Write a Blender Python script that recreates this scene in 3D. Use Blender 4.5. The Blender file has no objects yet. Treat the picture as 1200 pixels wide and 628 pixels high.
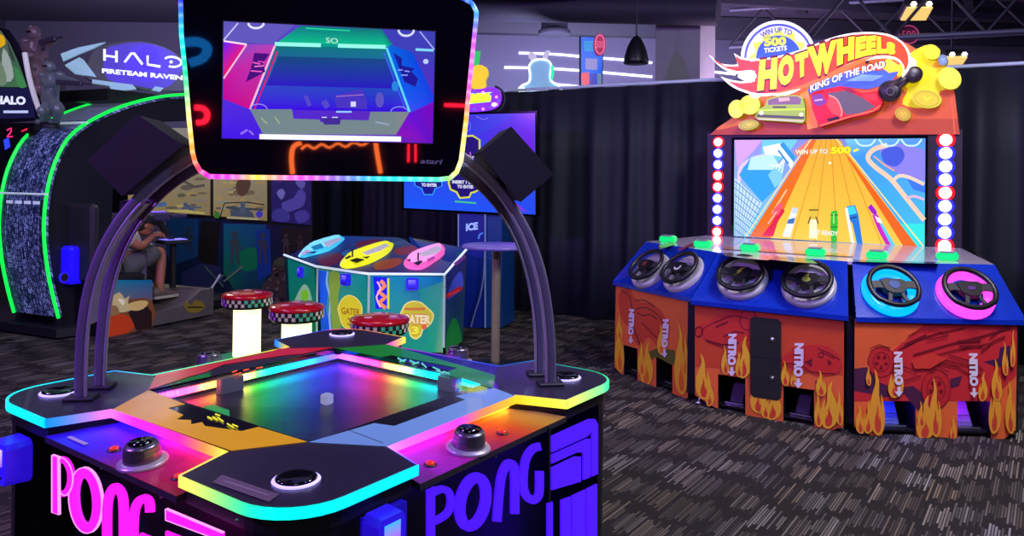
import bpy, bmesh, math, random
from mathutils import Vector, Matrix
random.seed(7)
C = bpy.context.scene.collection
# ---------------------------------------------------------------- camera model (1200x628 frame)
F_PX, ROLL, CAM_H, CY = 900.0, .012, 1.55, 210.0
CAM = Vector((0, 0, CAM_H))
_cr, _sr = math.cos(ROLL), math.sin(ROLL)
def ray(x, y):
    a, b = x-600, y-CY
    return Vector(((a*_cr+b*_sr)/F_PX, 1.0, -(-a*_sr+b*_cr)/F_PX))
def atz(x, y, z):
    d = ray(x, y); return CAM + d*((z-CAM_H)/d.z)
def atY(x, y, Y):
    return CAM + ray(x, y)*Y
class Frame:
    """plane at O with axes right X, up Y; normal N = X x Y looks out of the plane"""
    def __init__(s, O, X, Y=(0, 0, 1)):
        s.O = Vector(O); s.X = Vector(X).normalized(); Y = Vector(Y)
        s.N = s.X.cross(Y).normalized(); s.Y = s.N.cross(s.X).normalized()
    def px(s, x, y, w=0.0):
        d = ray(x, y); o = s.O + s.N*w
        return CAM + d*((o-CAM).dot(s.N)/d.dot(s.N))
    def P(s, u, v, w=0.0):
        return s.O + s.X*u + s.Y*v + s.N*w
    def loc(s, p):
        q = p-s.O; return (q.dot(s.X), q.dot(s.Y), q.dot(s.N))
# ---------------------------------------------------------------- colour + materials
def lin(c):
    return tuple((v/255/12.92 if v/255 <= .04045 else ((v/255+.055)/1.055)**2.4) for v in c[:3]) + (1.0,)
MATS = {}
def mat(name, col=(128, 128, 128), rough=.5, metal=0.0, emit=0.0, ecol=None, vary=.12, attr=False, scale=8.0, spec=.5, coat=0.0):
    """procedural principled material; attr=True reads the artwork colours of the surface"""
    if name in MATS: return MATS[name]
    m = bpy.data.materials.new(name); m.use_nodes = True; nt = m.node_tree; n = nt.nodes; L = nt.links
    b = n['Principled BSDF']; b.inputs['Metallic'].default_value = metal
    b.inputs['Specular IOR Level'].default_value = spec; b.inputs['Coat Weight'].default_value = coat
    tc = n.new('ShaderNodeTexCoord'); nz = n.new('ShaderNodeTexNoise'); nz.inputs['Scale'].default_value = scale
    nz.inputs['Detail'].default_value = 3; L.new(tc.outputs['Object'], nz.inputs['Vector'])
    mr = n.new('ShaderNodeMapRange'); mr.inputs['To Min'].default_value = max(.02, rough-vary*.5); mr.inputs['To Max'].default_value = min(1, rough+vary*.5)
    L.new(nz.outputs['Fac'], mr.inputs['Value']); L.new(mr.outputs['Result'], b.inputs['Roughness'])
    if attr:
        at = n.new('ShaderNodeAttribute'); at.attribute_name = 'Col'
        if emit > 0:
            L.new(at.outputs['Color'], b.inputs['Emission Color']); b.inputs['Emission Strength'].default_value = emit
            if attr == 'emit': b.inputs['Base Color'].default_value = (.01, .01, .012, 1)
            else: L.new(at.outputs['Color'], b.inputs['Base Color'])
        else: L.new(at.outputs['Color'], b.inputs['Base Color'])
    else:
        mx = n.new('ShaderNodeMix'); mx.data_type = 'RGBA'; c = lin(col)
        mx.inputs[6].default_value = tuple(v*(1-vary) for v in c[:3])+(1,); mx.inputs[7].default_value = tuple(min(1, v*(1+vary)) for v in c[:3])+(1,)
        L.new(nz.outputs['Fac'], mx.inputs[0]); L.new(mx.outputs[2], b.inputs['Base Color'])
        if emit > 0:
            b.inputs['Emission Color'].default_value = lin(ecol or col); b.inputs['Emission Strength'].default_value = emit
    MATS[name] = m; return m
def M_led(k=2.2): return mat('led_light_%d' % int(k*10), attr='emit', emit=k, rough=.3)
M_screen = mat('screen_picture', attr='emit', emit=1.05, rough=.12, vary=.04)
M_lit = mat('backlit_print', attr=True, emit=.75, rough=.35)
M_lith = mat('bright_backlit_print', attr=True, emit=1.3, rough=.35)
M_print = mat('printed_vinyl', attr=True, rough=.38)
M_dimlit = mat('faintly_lit_print', attr=True, emit=.22, rough=.4)
M_black = mat('black_laminate', (16, 15, 20), .42)
M_gblack = mat('gloss_black_plastic', (8, 8, 11), .08, vary=.05, coat=.5)
M_dark = mat('dark_grey_plastic', (34, 33, 40), .5)
M_rub = mat('black_rubber', (12, 12, 14), .8)
M_tube = mat('satin_dark_metal_tube', (104, 96, 122), .36, .15)
M_chrome = mat('brushed_chrome', (190, 190, 200), .25, .9)
M_silver = mat('silver_plastic', (175, 172, 185), .4, .2)
M_grey = mat('mid_grey_plastic', (110, 110, 118), .5)
# ---------------------------------------------------------------- mesh builder
class MB:
    def __init__(s): s.v = []; s.f = []; s.c = []; s.sm = []; s.mi = []
    def add(s, pts, faces, col=(255, 255, 255), smooth=False, cols=None, mi=0):
        o = len(s.v); s.v += [tuple(p) for p in pts]
        for f in faces:
            s.f.append([o+i for i in f]); s.sm.append(smooth); s.mi.append(mi)
            s.c.append([lin(cols[i]) for i in f] if cols else [lin(col)]*len(f))
    def poly(s, pts, col=(255, 255, 255), cols=None): s.add(pts, [list(range(len(pts)))], col, cols=cols)
    def prism(s, a, b, col=(255, 255, 255), side=None, smooth=False):
        """solid between two matching outlines a (front) and b (back)"""
        n = len(a); s.add(list(a), [list(range(n))], col); s.add(list(b), [list(range(n))[::-1]], side or col)
        s.add(list(a)+list(b), [[i, n+i, n+(i+1) % n, (i+1) % n] for i in range(n)], side or col, smooth)
    def box(s, c, sz, X=(1, 0, 0), Y=(0, 1, 0), Z=(0, 0, 1), col=(255, 255, 255), bev=0.0):
        c = Vector(c); X = Vector(X)*sz[0]/2; Y = Vector(Y)*sz[1]/2; Z = Vector(Z)*sz[2]/2
        if bev <= 0:
            p = [c+X*i+Y*j+Z*k for k in (-1, 1) for j in (-1, 1) for i in (-1, 1)]
            s.add(p, [[0, 2, 3, 1], [4, 5, 7, 6], [0, 1, 5, 4], [2, 6, 7, 3], [0, 4, 6, 2], [1, 3, 7, 5]], col); return
        bx, by, bz = (min(bev*2/v, .9) for v in sz)
        idx = {}; p = []
        for i in (-1, 1):
            for j in (-1, 1):
                for k in (-1, 1):
                    for ax in range(3):
                        m = [1-bx, 1-by, 1-bz]; m[ax] = 1
                        idx[(i, j, k, ax)] = len(p); p.append(c+X*i*m[0]+Y*j*m[1]+Z*k*m[2])
        fs = []
        for i in (-1, 1):
            fs.append([idx[(i, j, k, 0)] for j, k in ((-1, -1), (1, -1), (1, 1), (-1, 1))])
            fs.append([idx[(j, i, k, 1)] for j, k in ((-1, -1), (1, -1), (1, 1), (-1, 1))])
            fs.append([idx[(j, k, i, 2)] for j, k in ((-1, -1), (1, -1), (1, 1), (-1, 1))])
            for j in (-1, 1):
                fs.append([idx[(i, j, -1, 0)], idx[(i, j, 1, 0)], idx[(i, j, 1, 1)], idx[(i, j, -1, 1)]])
                fs.append([idx[(i, -1, j, 0)], idx[(i, 1, j, 0)], idx[(i, 1, j, 2)], idx[(i, -1, j, 2)]])
                fs.append([idx[(-1, i, j, 1)], idx[(1, i, j, 1)], idx[(1, i, j, 2)], idx[(-1, i, j, 2)]])
                for k in (-1, 1): fs.append([idx[(i, j, k, a)] for a in range(3)])
        s.add(p, fs, col)
    def lathe(s, c, axis, prof, n=24, col=(255, 255, 255), smooth=True, cols=None, X=None):
        """prof = [(radius, height)...] around axis through c"""
        A = Vector(axis).normalized(); X = (Vector(X) if X else A.orthogonal()).normalized(); Y = A.cross(X); c = Vector(c)
        p = []; cl = []
        for k, (r, h) in enumerate(prof):
            for i in range(n):
                t = 2*math.pi*i/n; p.append(c+A*h+(X*math.cos(t)+Y*math.sin(t))*r); cl.append(cols[k] if cols else col)
        fs = [[k*n+i, k*n+(i+1) % n, (k+1)*n+(i+1) % n, (k+1)*n+i] for k in range(len(prof)-1) for i in range(n)]
        s.add(p, fs, col, smooth, cols=cl)
        for k, rev in ((0, True), (len(prof)-1, False)):
            if prof[k][0] > 1e-5:
                q = p[k*n:(k+1)*n]; s.add(q[::-1] if rev else q, [list(range(n))], cols[k] if cols else col)
    def tube(s, path, r, col=(255, 255, 255), cols=None, n=10, closed=False, sq=None, smooth=True):
        """round tube; r number or list; cols per path point; sq=(wide, high, sideways dir) makes it rectangular"""
        m = len(path); path = [Vector(p) for p in path]; rs = r if isinstance(r, (list, tuple)) else [r]*m; P = []; cl = []; up = None
        for i in range(m):
            a = path[(i-1) % m] if (closed or i > 0) else path[i]; b = path[(i+1) % m] if (closed or i < m-1) else path[i]
            t = (b-a).normalized()
            if sq: u = Vector(sq[2]); u = (u-t*u.dot(t)).normalized()
            else:
                if up is None: up = t.orthogonal()
                u = (up-t*up.dot(t)).normalized(); up = u
            w = t.cross(u)
            if sq: ring = [u*x*sq[0]/2+w*y*sq[1]/2 for x, y in ((-1, -1), (1, -1), (1, 1), (-1, 1))]
            else: ring = [(u*math.cos(2*math.pi*k/n)+w*math.sin(2*math.pi*k/n))*rs[i] for k in range(n)]
            P += [path[i]+q for q in ring]; cl += [cols[i] if cols else col]*len(ring)
        q = len(P)//m; rng = range(m if closed else m-1)
        s.add(P, [[i*q+k, i*q+(k+1) % q, ((i+1) % m)*q+(k+1) % q, ((i+1) % m)*q+k] for i in rng for k in range(q)], col, smooth and not sq, cols=cl)
        if not closed:
            s.add(P[:q], [list(range(q))[::-1]], col, cols=cl[:q]); s.add(P[-q:], [list(range(q))], col, cols=cl[-q:])
    def sphere(s, c, r, col=(255, 255, 255), n=16, axes=None):
        X, Y, Z = axes or (Vector((1, 0, 0)), Vector((0, 1, 0)), Vector((0, 0, 1))); c = Vector(c)
        rr = r if isinstance(r, (tuple, list)) else (r, r, r); p = []; k = n//2
        for j in range(1, k):
            for i in range(n):
                a = math.pi*j/k; t = 2*math.pi*i/n
                p.append(c+X*rr[0]*math.sin(a)*math.cos(t)+Y*rr[1]*math.sin(a)*math.sin(t)+Z*rr[2]*math.cos(a))
        p += [c+Z*rr[2], c-Z*rr[2]]; a, b = len(p)-2, len(p)-1
        fs = [[j*n+i, (j+1)*n+i, (j+1)*n+(i+1) % n, j*n+(i+1) % n] for j in range(k-2) for i in range(n)]
        fs += [[a, i, (i+1) % n] for i in range(n)]+[[b, (k-2)*n+(i+1) % n, (k-2)*n+i] for i in range(n)]
        s.add(p, fs, col, True)
    def build(s, name, m, parent=None, label=None):
        off = Vector((0, 0, 0)); q = parent
        while q: off += q.location; q = q.parent
        me = bpy.data.meshes.new(name); me.from_pydata([Vector(v)-off for v in s.v], [], s.f)
        ca = me.color_attributes.new('Col', 'FLOAT_COLOR', 'CORNER'); i = 0
        for f in s.c:
            for c in f: ca.data[i].color = c; i += 1
        for k, p in enumerate(me.polygons): p.use_smooth = s.sm[k]; p.material_index = s.mi[k]
        for mm in (m if isinstance(m, (list, tuple)) else [m]): me.materials.append(mm)
        me.update(); o = bpy.data.objects.new(name, me); C.objects.link(o); o.parent = parent
        if label: o['label'] = label
        return o
def thing(name, label, cat, loc, group=None):
    o = bpy.data.objects.new(name, None); C.objects.link(o); o.location = loc; o['label'] = label; o['category'] = cat
    o.empty_display_size = .1
    if group: o['group'] = group
    return o
def tag(o, label, cat, group=None):
    o['label'] = label; o['category'] = cat
    if group: o['group'] = group
    return o
def recentre(o, c=None):
    """put a one-mesh thing's origin at its base"""
    vs = [v.co.copy() for v in o.data.vertices]; c = c or Vector((sum(v.x for v in vs)/len(vs), sum(v.y for v in vs)/len(vs), min(v.z for v in vs)))
    o.data.transform(Matrix.Translation(-c)); o.location = c; return o
def struct(o): o['kind'] = 'structure'; return o
# ---------------------------------------------------------------- 2D helpers
def sm(pts, k=4, closed=False):
    """Catmull-Rom smoothing"""
    n = len(pts); out = []
    for i in (range(n) if closed else range(n-1)):
        p = [pts[(i+j) % n] if closed else pts[min(max(i+j, 0), n-1)] for j in (-1, 0, 1, 2)]
        for q in range(k):
            t = q/k
            out.append(tuple(.5*(2*b+(c-a)*t+(2*a-5*b+4*c-d)*t*t+(-a+3*b-3*c+d)*t**3) for a, b, c, d in zip(*p)))
    if not closed: out.append(tuple(pts[-1]))
    return out
def lerp(a, b, t): return tuple(x+(y-x)*t for x, y in zip(a, b))
def offs(pts, d):
    n = len(pts); A = sum(pts[i][0]*pts[(i+1) % n][1]-pts[(i+1) % n][0]*pts[i][1] for i in range(n)); sg = 1 if A > 0 else -1; out = []
    for i in range(n):
        a = Vector(pts[i-1][:2]); b = Vector(pts[i][:2]); c = Vector(pts[(i+1) % n][:2])
        e1 = (b-a); e2 = (c-b)
        if e1.length < 1e-9 or e2.length < 1e-9: out.append(tuple(b)); continue
        e1.normalize(); e2.normalize(); n1 = Vector((e1.y, -e1.x))*sg; n2 = Vector((e2.y, -e2.x))*sg
        m = n1+n2; m = m/max(m.length_squared/2, .35) if m.length > 1e-6 else n1
        out.append(tuple(b+m*d))
    return out
def ell(cx, cy, rx, ry, n=20, a0=0, a1=360, rot=0):
    r = math.radians(rot); out = []
    for i in range(n if a1-a0 >= 360 else n+1):
        t = math.radians(a0+(a1-a0)*i/n); x, y = rx*math.cos(t), ry*math.sin(t)
        out.append((cx+x*math.cos(r)-y*math.sin(r), cy+x*math.sin(r)+y*math.cos(r)))
    return out
_tc = {}
def textpolys(s, bold=0.0):
    """filled glyph polygons normalised to a 0..1 box"""
    if (s, bold) in _tc: return _tc[(s, bold)]
    cu = bpy.data.curves.new('t', 'FONT'); cu.body = s; cu.offset = bold; cu.resolution_u = 3
    o = bpy.data.objects.new('t', cu); C.objects.link(o); bpy.context.view_layer.update()
    me = o.evaluated_get(bpy.context.evaluated_depsgraph_get()).to_mesh()
    vs = [(v.co.x, v.co.y) for v in me.vertices]; x0 = min(v[0] for v in vs); x1 = max(v[0] for v in vs); y0 = min(v[1] for v in vs); y1 = max(v[1] for v in vs)
    out = [[((vs[i][0]-x0)/(x1-x0), (vs[i][1]-y0)/(y1-y0)) for i in p.vertices] for p in me.polygons]
    bpy.data.objects.remove(o); _tc[(s, bold)] = out; return out
class Art:
    """flat artwork laid on a real plane; points are traced from the photograph onto that plane"""
    def __init__(s, fr, w=0.0, step=.0004, off=(0, 0), sc=1.0):
        s.fr = fr; s.w = w; s.st = step; s.b = MB(); s.off = off; s.sc = sc
    def _p(s, p): return s.fr.px(s.off[0]+p[0]/s.sc, s.off[1]+p[1]/s.sc, s.w)
    def poly(s, pts, col, cols=None):
        s.b.poly([s._p(p) for p in pts], col, cols); s.w += s.st; return s
    def line(s, pts, wd, col, cols=None, closed=False):
        n = len(pts); L = []; R = []
        for i in range(n):
            a = Vector(pts[(i-1) % n] if (closed or i) else pts[i]); b = Vector(pts[(i+1) % n] if (closed or i < n-1) else pts[i])
            t = (b-a); t = t.normalized() if t.length > 0 else Vector((1, 0)); q = Vector((-t.y, t.x))*wd/2; p = Vector(pts[i])
            L.append(s._p(p+q)); R.append(s._p(p-q))
        m = n if closed else n-1
        s.b.add(L+R, [[i, (i+1) % n, n+(i+1) % n, n+i] for i in range(m)], col, cols=(cols+cols) if cols else None); s.w += s.st; return s
    def text(s, t, q, col, bold=0.0, out=None, ob=0.03, warp=None):
        """text in the quad q = TL, TR, BR, BL"""
        def mp(u, v):
            if warp: return warp(u, v)
            a = lerp(q[3], q[2], u); b = lerp(q[0], q[1], u); return lerp(a, b, v)
        if out:
            for f in textpolys(t, bold+ob): s.b.poly([s._p(mp(.5+(u-.5)*1.03, .5+(v-.5)*1.16)) for u, v in f], out)
            s.w += s.st
        for f in textpolys(t, bold): s.b.poly([s._p(mp(u, v)) for u, v in f], col)
        s.w += s.st; return s
    def build(s, name, m, parent=None, label=None): return s.b.build(name, m, parent, label)
def slab(fr, pts, w0, w1, name, m, parent, col=(20, 20, 25), off=(0, 0), sc=1.0, label=None):
    P = lambda w: [fr.px(off[0]+p[0]/sc, off[1]+p[1]/sc, w) for p in pts]
    a = P(w1); b = [q+fr.N*(w0-w1) for q in a]
    mb = MB(); mb.prism(a, b, col); return mb.build(name, m, parent, label)
# ================================================================ THE SETTING
E_ = Vector((math.cos(math.radians(32.5)), -math.sin(math.radians(32.5)), 0)); N_ = Vector((math.sin(math.radians(32.5)), math.cos(math.radians(32.5)), 0))
class Nodes:
    """small helper for node maths"""
    def __init__(s, m): s.nt = m.node_tree; s.n = s.nt.nodes; s.L = s.nt.links
    def m(s, op, *a):
        x = s.n.new('ShaderNodeMath'); x.operation = op
        for i, v in enumerate(a):
            if isinstance(v, (int, float)): x.inputs[i].default_value = v
            else: s.L.new(v, x.inputs[i])
        return x.outputs[0]
    def vec(s, x, y=0.0, z=0.0):
        c = s.n.new('ShaderNodeCombineXYZ')
        for i, v in enumerate((x, y, z)):
            if isinstance(v, (int, float)): c.inputs[i].default_value = v
            else: s.L.new(v, c.inputs[i])
        return c.outputs[0]
    def rnd(s, x, y=0.0, z=0.0):
        w = s.n.new('ShaderNodeTexWhiteNoise'); w.noise_dimensions = '3D'; s.L.new(s.vec(x, y, z), w.inputs['Vector']); return w.outputs['Value']
    def xyz(s, rot=0.0):
        tc = s.n.new('ShaderNodeTexCoord'); mp = s.n.new('ShaderNodeMapping'); mp.inputs['Rotation'].default_value = (0, 0, rot); s.L.new(tc.outputs['Object'], mp.inputs[0])
        sp = s.n.new('ShaderNodeSeparateXYZ'); s.L.new(mp.outputs[0], sp.inputs[0]); return sp.outputs
    def mix(s, f, a, b):
        x = s.n.new('ShaderNodeMix'); x.data_type = 'RGBA'
        for i, v in ((0, f), (6, a), (7, b)):
            if isinstance(v, (tuple, float, int)): x.inputs[i].default_value = v
            else: s.L.new(v, x.inputs[i])
        return x.outputs[2]
def carpet():
    m = bpy.data.materials.new('patterned_carpet'); m.use_nodes = True; N = Nodes(m); b = N.n['Principled BSDF']
    b.inputs['Roughness'].default_value = .95; b.inputs['Specular IOR Level'].default_value = .08
    X, Y, _ = N.xyz(math.radians(35.2))
    ci = N.m('FLOOR', N.m('DIVIDE', X, .125)); yy = N.m('ADD', N.m('DIVIDE', Y, .34), N.m('MULTIPLY', N.rnd(ci, 3.0), 7.0)); ri = N.m('FLOOR', yy); fy = N.m('FRACT', yy)
    cell = N.rnd(ci, ri, 1.0); li = N.m('FLOOR', N.m('DIVIDE', X, .0125)); l = N.rnd(li, ri, 5.0)
    half = N.m('ADD', .16, N.m('MULTIPLY', N.rnd(li, ri, 9.0), .32)); on = N.m('LESS_THAN', N.m('ABSOLUTE', N.m('SUBTRACT', fy, .5)), half)
    thin = N.m('LESS_THAN', N.m('FRACT', N.m('DIVIDE', X, .0125)), .66)
    st = N.m('MULTIPLY', N.m('MULTIPLY', on, thin), N.m('POWER', l, 1.3)); st = N.m('MULTIPLY', st, N.m('ADD', .22, N.m('MULTIPLY', cell, .78)))
    # broad dark patches and a faint all-over fleck
    nz = N.n.new('ShaderNodeTexNoise'); nz.inputs['Scale'].default_value = 2.2; N.L.new(N.vec(X, Y), nz.inputs['Vector'])
    st = N.m('MULTIPLY', st, N.m('ADD', .45, N.m('MULTIPLY', nz.outputs['Fac'], 1.1)))
    tone = N.mix(N.rnd(ci, ri, 7.0), lin((136, 120, 102)), lin((142, 137, 137)))
    N.L.new(N.mix(st, lin((40, 36, 37)), tone), b.inputs['Base Color'])
    n2 = N.n.new('ShaderNodeTexNoise'); n2.inputs['Scale'].default_value = 260; N.L.new(N.vec(X, Y), n2.inputs['Vector'])
    bp = N.n.new('ShaderNodeBump'); bp.inputs['Strength'].default_value = .3; bp.inputs['Distance'].default_value = .004; N.L.new(n2.outputs['Fac'], bp.inputs['Height']); N.L.new(bp.outputs[0], b.inputs['Normal'])
    return m
def slab3(name, c, sz, m):
    mb = MB(); mb.box(c, sz); return struct(mb.build(name, m))
M_wall = mat('painted_grey_violet_wall', (92, 88, 112), .8, scale=1.2)
M_wall_d = mat('painted_dark_wall', (60, 54, 76), .85, scale=1.2)
M_ceil = mat('dark_painted_ceiling_deck', (74, 66, 88), .85, scale=1.5)
M_beam = mat('dark_painted_steel', (46, 44, 58), .6, scale=3)
RX, RY0, RY1, RZ = 9.0, -4.0, 13.6, 4.25
slab3('floor', (0, (RY0+RY1)/2, -.05), (2*RX, RY1-RY0, .1), carpet())
slab3('ceiling', (0, (RY0+RY1)/2, RZ+.05), (2*RX, RY1-RY0, .1), M_ceil)
slab3('wall_back', (0, RY1+.05, RZ/2), (2*RX, .1, RZ), M_wall)
slab3('wall_front', (0, RY0-.05, RZ/2), (2*RX, .1, RZ), M_wall_d)
slab3('wall_left', (-RX-.05, (RY0+RY1)/2, RZ/2), (.1, RY1-RY0, RZ), M_wall_d)
slab3('wall_right', (RX+.05, (RY0+RY1)/2, RZ/2), (.1, RY1-RY0, RZ), M_wall_d)
# square column behind the curtain, turned with the machines
ck = atY(768, 95, 10.4); cr_ = atY(808, 95, 10.4)
cw = .62; mb = MB(); cc = Vector((ck.x, 10.4, 0))+E_*.31+N_*.3
mb.box((cc.x, cc.y, RZ/2-.12), (cw, .62, RZ-.24), E_, N_); struct(mb.build('trim_1', mat('pale_column_paint', (150, 147, 152), .7)))
mb = MB(); mb.box((cc.x, cc.y, RZ-.13), (.8, .8, .24), E_, N_); struct(mb.build('trim_2', M_beam))
# ceiling steel: beams, a duct and open joists
def beam(x0, y0, x1, y1, z, w, h, name='ceiling_beam', label='', m=M_beam):
    a = Vector((x0, y0, z)); b = Vector((x1, y1, z)); d = (b-a).normalized(); s = Vector((0, 0, 1)).cross(d)
    mb = MB(); mb.box((a+b)/2, ((b-a).length, w, h), d, s); return tag(mb.build(name, m), label, 'beam')
beam(-3.5, 12.2, 8.6, 12.9, RZ-.19, .2, .34, label='dark steel beam running across the ceiling nearest the back wall')
beam(-1.9, 9.6, 8.4, 11.6, RZ-.14, .14, .26, label='slanting dark steel beam crossing above the curtain and flame logo sign')
for i, (t, lb) in enumerate(((0, 'leftmost'), (1, 'middle'), (2, 'rightmost'))):
    a = Vector((.2+2.3*t, 8.9-.3*t, RZ-.09)); b = a+N_*3.4
    mb = MB(); mb.box((a+b)/2, ((b-a).length, .12, .18), N_, E_)
    tag(mb.build('ceiling_purlin', M_beam), '%s of the three thin ceiling beams running away from the camera' % lb, 'beam', 'thin ceiling beams')
def joist(p, q, z0, z1, n, label):
    r = thing('roof_truss', label, 'truss', (p[0], p[1], z0)); P = Vector(p+(0,)); Q = Vector(q+(0,)); d = (Q-P); Z = Vector((0, 0, 1))
    for nm, z in (('bottom_chord', z0), ('top_chord', z1)):
        mb = MB(); mb.tube([P+Z*z, Q+Z*z], .03, n=6); mb.build(nm, mat('pale_steel', (104, 104, 128), .5, .3), r)
    for k in range(n):
        mb = MB(); mb.tube([P+d*(k/n)+Z*z0, P+d*((k+.5)/n)+Z*z1], .018, n=6); mb.build('web_bar', M_beam, r)
        mb = MB(); mb.tube([P+d*((k+.5)/n)+Z*z1, P+d*((k+1)/n)+Z*z0], .018, n=6); mb.build('web_bar', M_beam, r)
joist((3.4, 8.9), (8.4, 6.9), 3.18, 3.75, 6, 'open steel roof truss nearest the curtain at the right')
joist((3.2, 11.4), (8.6, 9.4), 3.55, 4.1, 6, 'open steel roof truss farther back above the right curtain')
mb = MB(); mb.tube([atY(560, 8, 11.2), atY(842, 12, 9.8)], .2, n=18); tag(mb.build('air_duct', M_beam), 'round dark air duct running along the ceiling', 'duct')
mb = MB(); p = atY(650, 25, 11.4); mb.lathe((p.x, p.y, 3.7), (0, 0, 1), [(.24, 0), (.24, .06), (.2, .08), (.2, RZ-3.7)], 18); tag(mb.build('ventilation_pipe', M_beam), 'short upright vent pipe hanging from the ceiling above the bunny-shaped sign', 'pipe')
# yellowish ceiling luminaires at the upper right
M_lamp = mat('warm_lamp_lens', (255, 214, 120), .4, emit=.8)
for (x, y, Y, s, lb) in ((1074, 16, 8.6, .27, 'larger warm ceiling lamp above the flame sign at top right'), (1118, 72, 9.6, .24, 'smaller warm ceiling lamp low beside the yellow coins')):
    p = atY(x, y, Y); r = thing('ceiling_lamp', lb, 'lamp', p, 'warm ceiling lamps')
    t = Vector((0, -.5, -.85)).normalized(); rt = Vector((1, -.1, 0)).normalized(); up = t.cross(rt).normalized()
    mb = MB(); mb.box(p-t*.06, (s*1.1, s*.9, .1), rt, up, t, bev=.012); mb.build('housing', M_dark, r)
    mb = MB(); mb.box(p, (s, s*.75, .02), rt, up, t); mb.build('lens', M_lamp, r)
    mb = MB(); mb.tube([p-t*.1, (p.x, p.y+.05, RZ)], .012, n=6); mb.build('hanging_rod', M_beam, r)
    for k in (-1, 1):
        mb = MB(); mb.lathe(p+rt*k*s*.3+up*s*.55, (0, 0, 1), [(.02, -.02), (.035, 0), (.02, .03)], 10); mb.build('bulb', mat('small_white_bulb', (255, 240, 225), emit=2.0), r)
# ---------------------------------------------------------------- the black curtain
cdir = Vector((.87, -.49, 0)).normalized(); c0 = Vector((1.55, 8.2, 0)); CZ = 2.6
mb = MB(); cols = []; n = 760; t0, t1 = -5.7, 7.2; P = []; cn = Vector((cdir.y, -cdir.x, 0))
for i in range(n+1):
    t = t0+(t1-t0)*i/n; w = .05*math.sin(t*13.3+1.6*math.sin(t*2.1))+.018*math.sin(t*31+2*math.sin(t*3.3))+.015*math.sin(t*7)
    for z, k in ((.03, 1.1), (.9, 1.0), (1.8, .9), (CZ-.02, .45)):
        P.append(c0+cdir*(t+.01*math.sin(t*9+z*3))+cn*w*k+Vector((0, 0, z)))
mb.add(P, [[i*4+k, (i+1)*4+k, (i+1)*4+k+1, i*4+k+1] for i in range(n) for k in range(3)], smooth=True)
cur = recentre(mb.build('stage_curtain', mat('black_velvet_drape', (19, 21, 40), .7, scale=30)))
s = cur.modifiers.new('thick', 'SOLIDIFY'); s.thickness = .008
tag(cur, 'long black pleated curtain dividing the room behind the racing machine', 'curtain')
r = thing('curtain_rail', 'pale rail along the top of the black curtain with its support posts', 'rail', c0+cdir*t0)
mb = MB(); mb.tube([c0+cdir*t0+Vector((0, 0, CZ)), c0+cdir*t1+Vector((0, 0, CZ))], .018, n=8); mb.build('rail', mat('pale_rail', (190, 200, 225), .4, emit=.06, ecol=(170, 190, 230)), r)  # faint emission stands in for light reflected by the rail
for t in (-5.6, -2.8, 0, 2.8, 5.6, 7.1):
    mb = MB(); mb.tube([c0+cdir*t-cn*.12, c0+cdir*t-cn*.12+Vector((0, 0, CZ))], .022, n=8); mb.build('post', M_beam, r)
# ---------------------------------------------------------------- beyond the curtain
NW = Frame((0, RY1-.018, 0), (1, 0, 0)); M_neon = mat('white_neon', (225, 230, 255), emit=2.6)
for pts, lb in (([(608, 62), (650, 63.5), (690, 67), (730, 70), (764, 73.5)], 'topmost wavy white neon line on the far wall'),
                ([(591, 79), (640, 80), (690, 83.5), (730, 87), (764, 90)], 'middle white neon line on the far wall'),
                ([(640, 98), (676, 101), (700, 103.5), (720, 107)], 'lowest white neon line on the far wall behind the blue sign')):
    mb = MB(); mb.tube([NW.px(x, y) for x, y in sm(pts, 3)], .02, n=8); tag(mb.build('neon_line', M_neon), lb, 'neon light', 'white neon lines')
mb = MB(); mb.tube([NW.px(825, 83), NW.px(862, 87)], .02, n=8); tag(mb.build('neon_line', M_neon), 'short white neon line right of the pale column', 'neon light', 'white neon lines')
# glowing long-eared sign on its cabinet
K = Frame(atY(633, 100, 9.9), (1, 0, 0)); base = atY(633, 107, 9.9)
r = thing('eared_light_sign', 'pale blue lit bunny-shaped sign with two tall ears above the curtain', 'sign', (base.x, base.y, 0))
body = sm([(609, 106), (612, 100), (620, 96), (621, 86), (620, 78), (624, 72), (632, 69.5), (642, 71), (646, 77), (645, 86), (646, 95), (655, 100), (658, 104), (648, 107), (633, 106), (620, 108)], 3, True)
slab(K, body, -.05, .02, 'figure_panel', mat('pale_blue_panel', (120, 165, 195), emit=.6, ecol=(120, 165, 200)), r)
for e in ([(622, 70), (619, 64), (622, 61), (627, 63), (629, 70)], [(636, 70), (637, 63), (641, 59), (645, 60), (642, 66), (641, 71)]):
    slab(K, sm(e, 3, True), -.04, .03, 'ear', mat('ear_panel', (205, 200, 215), emit=.5), r)
mb = MB(); mb.tube([K.px(x, y, .03) for x, y in body], .014, n=6, closed=True); mb.build('outline_tube', mat('white_outline', (215, 240, 255), emit=1.5), r)
for x in (611, 655):
    mb = MB(); mb.sphere(K.px(x, 105, .04), .045); mb.build('foot_lamp', mat('foot_lamp', (235, 250, 255), emit=3), r)
mb = MB(); mb.tube([K.px(647, 77, .04), K.px(647.5, 86, .04), K.px(646, 93, .04)], .02, n=6); mb.build('green_tube', mat('green_neon', (30, 230, 140), emit=1.2), r)
mb = MB(); mb.box((base.x, base.y+.1, base.z/2-.02), (.5, .4, base.z-.04)); mb.build('cabinet', M_dark, r)
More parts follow.
